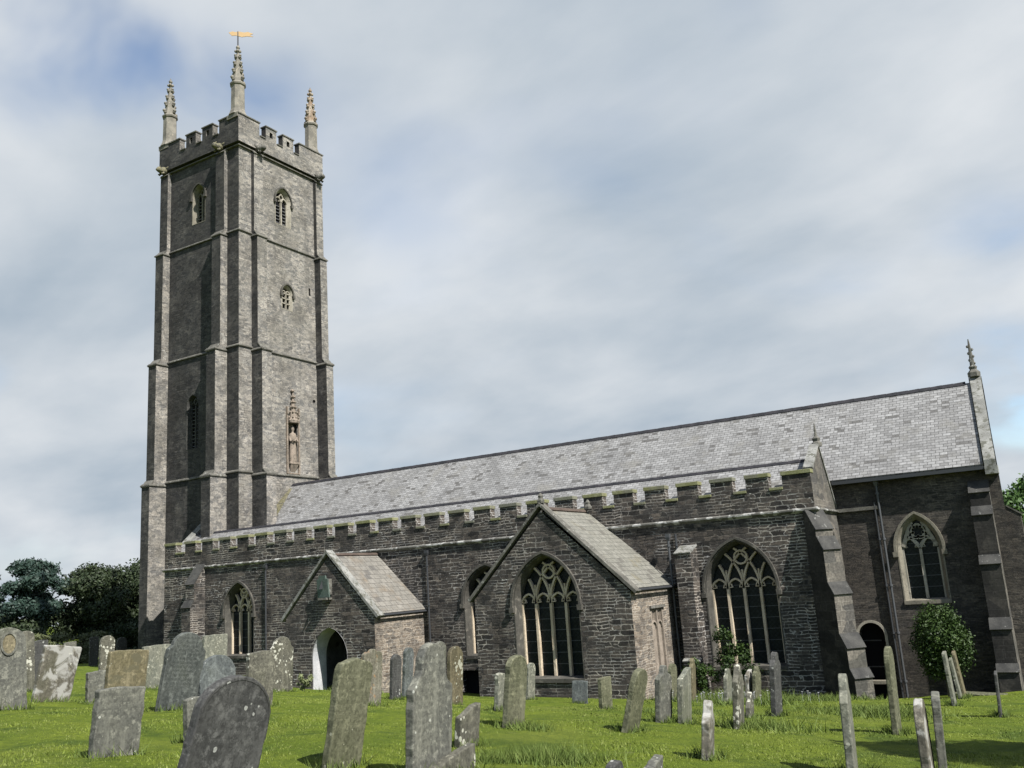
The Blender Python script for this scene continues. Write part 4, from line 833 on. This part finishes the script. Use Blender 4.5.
ST_ = [
(1, -17.53, 10.23, .72, 1.5, .1, 0, -3.4, 'round', 'grey', 'tall grey round-topped headstone with oval medallion, cut by the left edge of the photo'),
(2, -24.09, 14.52, .42, 1.58, .12, 0, -2.5, 'round', 'speck', 'narrow speckled round-topped headstone just behind the one with the medallion'),
(3, -24.89, 15.34, .54, 1.33, .12, 0, -2.4, 'flat', 'dark', 'dark square-topped headstone left of the leaning white-blotched slab'),
(4, -19.27, 12.16, .85, 1.16, .1, 0, 10.3, 'flat', 'white', 'leaning flat-topped slab blotched all over with white lichen'),
(5, -31.79, 22.24, .62, 1.51, .12, 0, .3, 'round', 'speck', 'small distant round-topped grey headstone rising behind the ochre slab'),
(6, -60.21, 41.08, .68, 1.97, .12, 0, .1, 'flat', 'dark', 'far dark square headstone in the shade of the domed tree'),
(7, -54.69, 39.34, .72, 1.9, .12, 0, .4, 'round', 'dark', 'far dark rounded headstone at the foot of the tower'),
(8, -15.42, 11.14, .83, 1.11, .1, 0, 4.8, 'flat', 'ochre', 'flat-topped slab with ochre stained face behind a grey leaning slab'),
(9, -9.9, 7.05, .63, .76, .1, 0, 5.0, 'flat', 'grey', 'grey flat leaning slab directly in front of the ochre stained one'),
(10, -18.57, 12.77, .48, .68, .1, 0, -.1, 'flat', 'grey', 'low grey stub of headstone left of the ochre slab'),
(11, -24.86, 19.13, 1.0, 1.28, .12, 0, .3, 'flat', 'pale', 'pale wide slab between the ochre slab and the dark lettered stone'),
(12, -24.73, 21.26, .97, 1.7, .12, 0, .7, 'flat', 'pale', 'pale square-topped slab just right of the dark lettered stone, below the aisle wall'),
(13, -15.09, 12.05, .89, 1.42, .1, 0, 9.6, 'shoulder', 'darktext', 'tall dark slate with arched top and rows of worn lettering, leaning right'),
(14, -15.02, 12.97, .88, .97, .1, 0, .8, 'round', 'blue', 'blue-grey rounded headstone behind the big dark leaning one'),
(15, -6.94, 5.95, .9, 1.07, .1, 0, 13.9, 'round', 'dark', 'largest foreground headstone, dark with rounded top and white lichen dots, leaning right'),
(16, -10.4, 8.61, .30, .57, .1, 0, -.6, 'flat', 'grey', 'low grey stone peeping out left of the big dark leaning one'),
(17, -14.71, 13.8, .66, 1.08, .1, 0, 1.3, 'flat', 'speck', 'square-topped mottled headstone right behind the big dark leaning one'),
(18, -23.62, 23.13, 1.0, 1.79, .12, 0, 1.6, 'shoulder', 'speck', 'grey stone with arched head and yellow lichen streak, left of the porch'),
(19, -7.22, 7.95, .54, 1.14, .1, 0, 9.1, 'soft', 'moss', 'thick greenish slab with rounded corners leaning right, in front of the porch'),
(20, -13.27, 15.55, .6, 1.16, .1, 0, 3.8, 'trefoil', 'orange', 'trefoil-topped stone with orange lichen half hidden behind the thick greenish slab'),
(21, -19.27, 23.79, .46, 1.38, .12, 0, 3.4, 'round', 'dark', 'dark round-topped stone with pale lichen rim, left one of the pair by the porch side'),
(22, -20.07, 25.41, .46, 1.62, .12, 0, 4.6, 'round', 'blue', 'slightly taller rounded stone, right one of the pair by the porch side'),
(23, -5.97, 7.87, .71, 1.3, .1, 0, 3.2, 'bighead', 'grey', 'large pale grey foreground headstone with round head on curved shoulders'),
(24, -14.63, 20.54, .60, 1.52, .12, 0, 2.9, 'round', 'brown', 'brown speckled rounded stone behind the large shouldered one'),
(25, -19.19, 26.03, .63, 1.86, .12, 0, 3.7, 'round', 'grey', 'grey stone whose top just shows behind the head of the large shouldered one'),
(26, -7.22, 10.35, .45, .54, .1, 0, 5.9, 'slant', 'speck', 'small broken slab with slanting top beside the large shouldered headstone'),
(27, -5.8, 7.99, .81, .25, .1, 0, 2.8, 'slant', 'speck', 'low broken slab at the foot of the large shouldered headstone'),
(28, -10.46, 16.2, .25, .73, .1, 0, 5.1, 'flat', 'pale', 'narrow pale stone left of the slim round-topped one'),
(29, -7.86, 12.55, .51, 1.08, .1, 0, 7.0, 'round', 'moss', 'slim round-topped green-grey headstone in front of the transept window'),
(30, -17.31, 28.86, .49, 1.25, .12, 0, 5.6, 'round', 'pale', 'pale stone right behind the slim round-topped one, below the transept window'),
(31, -14.45, 27.2, .52, .70, .09, -78, 4.5, 'flat', 'blue', 'small low slab spotted with white lichen close under the transept window sill'),
(32, -11.72, 23.56, .62, .87, .12, 0, 1.3, 'flat', 'moss', 'small mossy square stone right of the transept window'),
(33, -6.55, 13.95, .5, 1.0, .1, 0, 15.4, 'round', 'moss', 'mossy rounded stone leaning strongly right before the transept corner'),
(34, -6.68, 15.66, .6, .96, .1, 1.3, 4.6, 'hump', 'grey', 'dark grey stone with small humped top before the blocked transept window'),
(35, -12.96, 31.38, .6, 1.25, .12, 0, 4.2, 'round', 'moss', 'rounded stone standing against the transept east wall'),
(36, -6.47, 16.1, .6, .94, .1, 5.3, 4.8, 'slant', 'pale', 'pale slab with slanted top right of the humped stone'),
(37, -11.57, 29.68, .6, 1.39, .12, 10.5, 4.7, 'ogee', 'ochre', 'yellowish pointed stone beside the green bush by the aisle wall'),
(38, -10.26, 29.33, .6, 1.1, .12, 2.7, 4.8, 'ogee', 'pale', 'pale narrow pointed stone, leftmost of the cluster before the green bush'),
(39, -5.6, 16.44, .6, 1.09, .1, 7.9, 4.7, 'ogee', 'speck', 'blotchy pointed stone, tallest and nearest of the cluster before the green bush'),
(40, -10.14, 31.08, .6, .99, .12, 3.5, 4.8, 'slant', 'white', 'white slanted stone in the middle of the cluster before the green bush'),
(41, -9.88, 31.13, .6, 1.12, .12, 0, 5.1, 'ogee', 'moss', 'greenish pointed stone at the right rear of the cluster before the green bush'),
(42, -6.47, 19.76, .6, .54, .1, 9.4, 4.5, 'ogee', 'speck', 'low short stone at the front right of the cluster before the green bush'),
(43, -6.39, 21.44, .6, 1.39, .12, 1.6, 4.3, 'ogee', 'dark', 'tall dark narrow stone standing alone below the right end of the aisle window'),
(44, -4.19, 11.05, .5, .67, .1, 13.0, 6.2, 'ogee', 'white', 'small pointed stone with white lichen edges alone in the middle of the grass'),
(45, -4.13, 8.33, .25, .29, .1, 0, 5.0, 'round', 'dark', 'tiny dark rounded stump at the bottom edge of the photo'),
(46, -3.95, 8.72, .6, .28, .1, 2.9, 5.5, 'slant', 'grey', 'low sloping slab beside the tiny stump at the bottom edge'),
(47, -2.53, 11.07, .6, 1.09, .09, 8.7, 1.6, 'ogee', 'pale', 'tall edge-on pale stone in front of the aisle corner buttress'),
(48, -3.08, 17.03, .6, 1.41, .09, 2.7, 1.8, 'round', 'moss', 'thin edge-on stone in front of the small priest door'),
(49, -1.75, 11.12, .6, .83, .09, 4.2, .2, 'round', 'white', 'white-streaked edge-on stone, left one of the near pair at bottom right'),
(50, -1.66, 11.49, .55, .86, .09, 7.3, 2.6, 'flat', 'grey', 'thin dark edge-on stone, right one of the near pair at bottom right'),
(51, -3.55, 28.37, .6, 1.42, .09, 2.7, -2.4, 'flat', 'pale', 'pale thin stone leaning left, nearest of three before the round bush'),
(52, -3.96, 33.36, .6, 1.27, .09, 3.1, -5.8, 'flat', 'pale', 'middle thin stone of the three leaning left before the round bush'),
(53, -3.99, 34.74, .6, 1.48, .09, 0, -5.3, 'flat', 'ochre', 'rear thin yellowish stone of the three leaning left before the round bush'),
(54, -2.06, 23.69, .6, .94, .06, 3.0, 2.4, 'flat', 'dark', 'very thin dark stone seen edge-on near the right edge, casting a long shadow'),
(55, -60.27, 39.37, .91, 1.67, .12, 0, -2.0, 'flat', 'grey', 'far pale square headstone in front of the dark trees'),
(56, -8.36, 20.93, .5, .38, .12, 13.1, 5.9, 'flat', 'white', 'low white-edged stub just behind the pale slanted slab'),
]
STONES = []
for (i, x, y, W, H, t, yw, rl, k, mt, lab) in ST_:
    o = headstone(i, x, y, W, H, t, yw, rl, k, hm[mt], lab); STONES.append((x, y, W, t))
    if i == 1:
        b = MB(); b.add([(.058, .14*math.cos(a*math.pi/10), 1.2+.19*math.sin(a*math.pi/10)) for a in range(20)], [list(range(20))]); 
        md = b.build('medallion', hm['ochre'], o, org=(0, 0, 0)); 
        b = MB(); b.ribbon([(.15*math.cos(a*math.pi/10), 1.2+.20*math.sin(a*math.pi/10)) for a in range(20)], .035, -.075, -.04, lambda u, v, d: (-d, u, v), True); b.build('medallion_rim', hm['grey'], o, org=(0, 0, 0))
    if i in (15, 29):
        r_ = outline('round', W-.05, H-.028)[2:]
        b = MB(); b.ribbon([p for p in r_], .012, -t/2-.004, -t/2+.01, lambda u, v, d: (-d, u, v)); b.build('carved_border', hm['dark' if i == 15 else 'moss'], o, org=(0, 0, 0))

# flat ledger slab by the path near the chancel corner
b = MB(); lx, ly = -3.65, 35.9; lz = gz(lx, ly)
b.add([(-.8, -.3, -.1), (.8, -.3, -.1), (.8, .3, -.1), (-.8, .3, -.1), (-.8, -.3, .06), (.8, -.3, .04), (.8, .3, .05), (-.8, .3, .07)], [[0, 3, 2, 1], [4, 5, 6, 7], [0, 1, 5, 4], [1, 2, 6, 5], [2, 3, 7, 6], [3, 0, 4, 7]])
o = b.build('ledger_stone', hm['moss'], None, org=(0, 0, 0), bevel=.015); o.location = (lx, ly, lz+.02); o.rotation_euler = (0, 0, R(-15)); tag(o, 'flat pale ledger slab lying in the grass below the chancel buttress', 'grave slab')

# ------------------------------------------------------------------ foliage
def leafmat(name, c1, c2, c3=None):
    M = Mat(name, .6, .3); ob = M.obj()
    col = M.mix(M.ramp(M.noise(ob, 1.2, 4, .7), .35, .65), c1, c2)
    if c3: col = M.mix(M.ramp(M.noise(ob, 4, 3, .7), .55, .7), col, c3)
    M.col(col); M.b.inputs['Subsurface Weight'].default_value = 0
    return M.m
def leaves_mesh(name, centers, radii, n, size, mat, parent, org, seed=1, flat=.8, shell=.55):
    """leaf-sized quads through a set of clumps"""
    g = np.random.default_rng(seed); C_ = np.array(centers, float); Rd = np.array(radii, float)
    wgt = (Rd.prod(1))**(.67); idx = g.choice(len(C_), n, p=wgt/wgt.sum())
    d = g.normal(size=(n, 3)); d /= np.linalg.norm(d, axis=1)[:, None]; rr = shell+(1-shell)*g.random(n)**.8
    rr *= 1+.12*g.normal(size=n)
    p = C_[idx]+d*Rd[idx]*rr[:, None]-np.array(org)
    nrm = d*.7+g.normal(size=(n, 3))*.6; nrm /= np.linalg.norm(nrm, axis=1)[:, None]
    a = np.cross(nrm, g.normal(size=(n, 3))); a /= np.linalg.norm(a, axis=1)[:, None]; b_ = np.cross(nrm, a)
    s = size*(.6+.8*g.random(n))[:, None]
    q = np.stack([p-a*s, p+b_*s*flat*.6, p+a*s, p-b_*s*flat*.6], 1).reshape(-1, 3)
    me = bpy.data.meshes.new(name); me.vertices.add(4*n); me.vertices.foreach_set('co', q.ravel()); me.loops.add(4*n); me.loops.foreach_set('vertex_index', np.arange(4*n)); me.polygons.add(n); me.polygons.foreach_set('loop_start', np.arange(0, 4*n, 4)); me.polygons.foreach_set('loop_total', np.full(n, 4)); me.update(); me.validate()
    return link(name, me, mat, parent)
m_bark = stone('bark', (.06, .05, .04), (.10, .085, .065), None)
def tree(name, x, y, H, rx, ry, rz, cz, n, size, mat, label, cat, trunk=.3, clumps=26, seed=1, clr=(.22, .42), gaps=1.0, low=0.2, topb=0):
    z = gz(x, y); e = bpy.data.objects.new(name, None); COL.objects.link(e); e.location = (x, y, z); tag(e, label, cat, {'hedge_shrub': 'dark shrubs at the far left', 'broadleaf_tree': 'trees behind the east end', 'leafy_shrub': 'shrubs against the aisle wall'}.get(name))
    g = random.Random(seed); C_, R_ = [], []
    for i in range(clumps):
        while True:
            v = Vector((g.uniform(-1, 1), g.uniform(-1, 1), g.uniform(-1, 1)))
            if .25 < v.length < .95*gaps: break
        k = g.uniform(*clr); C_.append((x+v.x*rx, y+v.y*ry, z+cz+v.z*rz)); R_.append((k*rx, k*ry, k*rz*.75))
    leaves_mesh('crown', C_, R_, n, size, mat, e, (x, y, z), seed, shell=.3)
    b = MB(); b.tube([(0, 0, -.4), (.03*H*.1, 0, cz*.5), (0, .02, cz)], [trunk, trunk*.75, trunk*.4], 8)
    for i in range(0, clumps, 3):
        c_ = Vector(C_[i])-Vector((x, y, z)); s_ = Vector((0, 0, min(cz*.7, max(.4, c_.z*.5)))); b.tube([s_, (s_+c_)/2+Vector((0, 0, -.05*H*.1)), c_], [trunk*.35, trunk*.22, trunk*.06], 5)
    b.build('trunk', m_bark, e, org=(0, 0, 0)); return e
m_lf1 = leafmat('dark_leaves', (.013, .022, .009), (.026, .038, .014), (.036, .050, .018))
m_lf2 = leafmat('blue_green_leaves', (.013, .028, .022), (.024, .044, .032), (.034, .056, .040))
m_lf3 = leafmat('bright_leaves', (.028, .062, .012), (.05, .10, .02), (.07, .13, .03))
m_lf4 = leafmat('bay_leaves', (.013, .029, .004), (.027, .052, .007), (.042, .070, .010))
m_lf5 = leafmat('olive_leaves', (.05, .06, .025), (.075, .085, .035), (.09, .10, .04))
tree('spreading_tree', -82.0, 47.6, 10, 5.2, 6.2, 3.9, 5.2, 46000, .17, m_lf2, 'blue-green spreading tree with ragged open crown at the left edge', 'tree', .35, 24, 3, (.16, .34), .98)
tree('domed_tree', -77.5, 54.6, 9, 5.2, 6.0, 5.3, 4.8, 70000, .15, m_lf1, 'dark dense dome-shaped tree beside the tower base', 'tree', .4, 42, 5, (.24, .36), .85)
tree('hedge_shrub', -72.0, 46.0, 4, 3.2, 4.2, 1.7, 1.5, 16000, .14, m_lf5, 'olive rounded shrub in front of the dark trees at far left', 'shrub', .15, 18, 6, (.25, .4), .9)
tree('hedge_shrub', -78.5, 43.0, 5, 4.5, 5.0, 2.4, 2.0, 22000, .15, m_lf1, 'dark low shrub mass below the spreading tree', 'shrub', .2, 20, 8, (.25, .4), .9)
tree('hedge_shrub', -74.0, 57.5, 5, 4.5, 5.0, 2.8, 2.2, 22000, .15, m_lf1, 'dark shrub low against the left side of the tower', 'shrub', .2, 20, 9, (.25, .4), .9)
tree('broadleaf_tree', -1.0, 76, 13, 6.0, 6, 4.6, 9.0, 40000, .17, m_lf3, 'sunlit green tree rising behind the east end of the church', 'tree', .4, 34, 10, (.22, .36), .9)
tree('broadleaf_tree', 3.6, 62, 9, 5.5, 6, 3.6, 4.0, 28000, .16, m_lf5, 'lower olive tree behind the chancel corner at the right edge', 'tree', .3, 26, 12, (.24, .38), .9)
# shade tree to the east of the viewer; its shadow lies on the grass at lower right
tree('yew_tree', 5.2, 12.5, 9, 2.9, 3.3, 2.3, 6.0, 26000, .13, m_lf1, 'dark broad yew just outside the right of the picture, shading the grass', 'tree', .35, 40, 14, (.26, .4), .85)
# clipped bush by the chancel
tree('round_bush', -4.75, 37.2, 3.6, 1.12, .95, 1.66, 1.85, 30000, .05, m_lf4, 'bright green rounded evergreen bush under the chancel window', 'bush', .09, 130, 21, (.30, .40), .72)
# shrub against the aisle window
tree('leafy_shrub', -11.8, 34.3, 2.6, 1.1, .5, 1.45, 1.25, 3000, .055, m_lf4, 'loose green shrub growing against the big aisle window', 'shrub', .04, 22, 23, (.2, .34), .95)
tree('leafy_shrub', -12.9, 33.6, 1.6, .5, .5, .75, .7, 2400, .05, m_lf4, 'small weedy shrub in the corner beside the transept', 'shrub', .03, 12, 24, (.25, .4), .9)
# pale plant at porch door
tree('flowering_plant', -26.9, 27.6, .9, .34, .34, .42, .45, 900, .05, leafmat('pale_leaves', (.10, .12, .05), (.20, .22, .11), (.36, .36, .26)), 'small pale flowering plant by the porch entrance', 'plant', .02, 14, 25, (.2, .35), .95)

# ------------------------------------------------------------------ grass
def blades(n, name, pos_fn, hgt, wid, seed, lean=.45):
    g = np.random.default_rng(seed); x, y, hs = pos_fn(g, n); n = len(x)
    z = gza(x, y)-.01; a = g.random(n)*2*np.pi; h = hgt*(.5+g.random(n))*hs; wd = wid*(.6+.8*g.random(n))*(.5+np.hypot(x, y)/18)
    lx_ = g.normal(size=n)*lean*h; ly_ = g.normal(size=n)*lean*h
    v = np.empty((n, 3, 3)); v[:, 0] = np.c_[x-np.cos(a)*wd, y-np.sin(a)*wd, z]; v[:, 1] = np.c_[x+np.cos(a)*wd, y+np.sin(a)*wd, z]; v[:, 2] = np.c_[x+lx_, y+ly_, z+h]
    me = bpy.data.meshes.new(name); me.vertices.add(3*n); me.vertices.foreach_set('co', v.ravel()); me.loops.add(3*n); me.loops.foreach_set('vertex_index', np.arange(3*n)); me.polygons.add(n); me.polygons.foreach_set('loop_start', np.arange(0, 3*n, 3)); me.polygons.foreach_set('loop_total', np.full(n, 3)); me.update()
    return me
def clear(x, y):
    ok = ~((y > 31.0) & (x > -21.2) & (x < -14)) & ~((y > 31.6) & (x < -26.6) & (x > -32.2)) & (y < 35.2)
    return ok | ((x > -8) & (y < 38.7))
def lawn(g, n):
    r_ = 5.0*(36/5.0)**(g.random(n)**.80); th = R(90)+R(-14)+g.random(n)*R(92)
    x = r_*np.cos(th); y = r_*np.sin(th); ok = clear(x, y)
    patch = .75+.5*(np.sin(x*1.7+1)*np.sin(y*1.3+x*.6)+.3*np.sin(x*5.1)*np.sin(y*4.3)); return x[ok], y[ok], np.clip(patch[ok], .45, 1.4)
GM = Mat('grass_blades', .7, .2); ob = GM.obj()
c = GM.mix(GM.ramp(GM.noise(ob, .9, 5, .65), .3, .7), (.085, .120, .012), (.135, .168, .020))
c = GM.mix(GM.ramp(GM.noise(ob, 17, 2, .6), .45, .62), c, (.15, .17, .05)); c = GM.mix(GM.ramp(GM.noise(ob, .55, 5, .7, .5), .50, .66, 0, .7), c, (.040, .070, .011)); GM.col(c)
tag(link('grass', blades(260000, 'grass', lawn, .032, .0055, 3), GM.m), 'short mown grass covering the churchyard', 'grass', kind='stuff')
def tufts(g, n):
    X, Y, Hs = [], [], []
    for (x, y, W, t) in STONES:
        if math.hypot(x, y) > 40: continue
        m = 190; k = g.random(m)*2-1; side = np.sign(g.random(m)-.5); X.append(x+side*(t*.5+.02+np.abs(g.normal(size=m))*.07)); Y.append(y+k*(W*.5+.08)); Hs.append(.6+.5*g.random(m))
    spots = [(-5.6, 9.7, .42, 1700, 1.2), (-6.0, 9.2, .3, 700, .9), (-7.6, 12.5, .35, 500, .9), (-9.4, 28.5, 1.3, 1500, 1.3), (-11.5, 31.5, 1.6, 2200, 1.6), (-5.5, 26, 1.5, 1000, 1.0), (-8.4, 33.0, 1.3, 2600, 1.3), (-5.4, 17, .8, 900, 1.3), (-10.6, 32.6, 1.1, 2400, 2.2), (-22.5, 29.5, .8, 900, 1.5), (-26.5, 30, .8, 900, 1.5), (-4.6, 23.6, 1.2, 1200, 1.5), (-8.6, 21, 1.0, 900, 1.2)]
    for (x, y, s_, m, hh) in spots:
        X.append(x+g.normal(size=m)*s_*.6); Y.append(y+g.normal(size=m)*s_*.6); Hs.append(hh*(.5+.6*g.random(m)))
    x = np.concatenate(X); y = np.concatenate(Y); hs = np.concatenate(Hs); ok = clear(x, y); return x[ok], y[ok], hs[ok]
GT = Mat('long_grass_blades', .7, .2); ob = GT.obj()
c = GT.mix(GT.ramp(GT.noise(ob, 6, 3, .65), .35, .65), (.050, .080, .012), (.10, .13, .030)); GT.col(c)
tag(link('long_grass', blades(0, 'long_grass', tufts, .14, .0055, 4, .55), GT.m), 'longer unmown grass tufts round stones and by the walls', 'grass', kind='stuff')
# daisies: white heads in the long grass before the aisle window
g = np.random.default_rng(9); b = MB()
for k in range(46):
    x = -10.2+g.normal()*1.1; y = 29.8+g.normal()*1.1; z = gz(x, y)+.22+.12*g.random(); b.lathe([(.03, 0), (.035, .012)], (x, y, z), 5); b.tube([(x, y, z-.3), (x, y, z)], .004, 3)
tag(b.build('daisies', m_white, None, org=(0, 0, 0)), 'scattered white daisies in the long grass before the aisle window', 'flowers', kind='stuff')
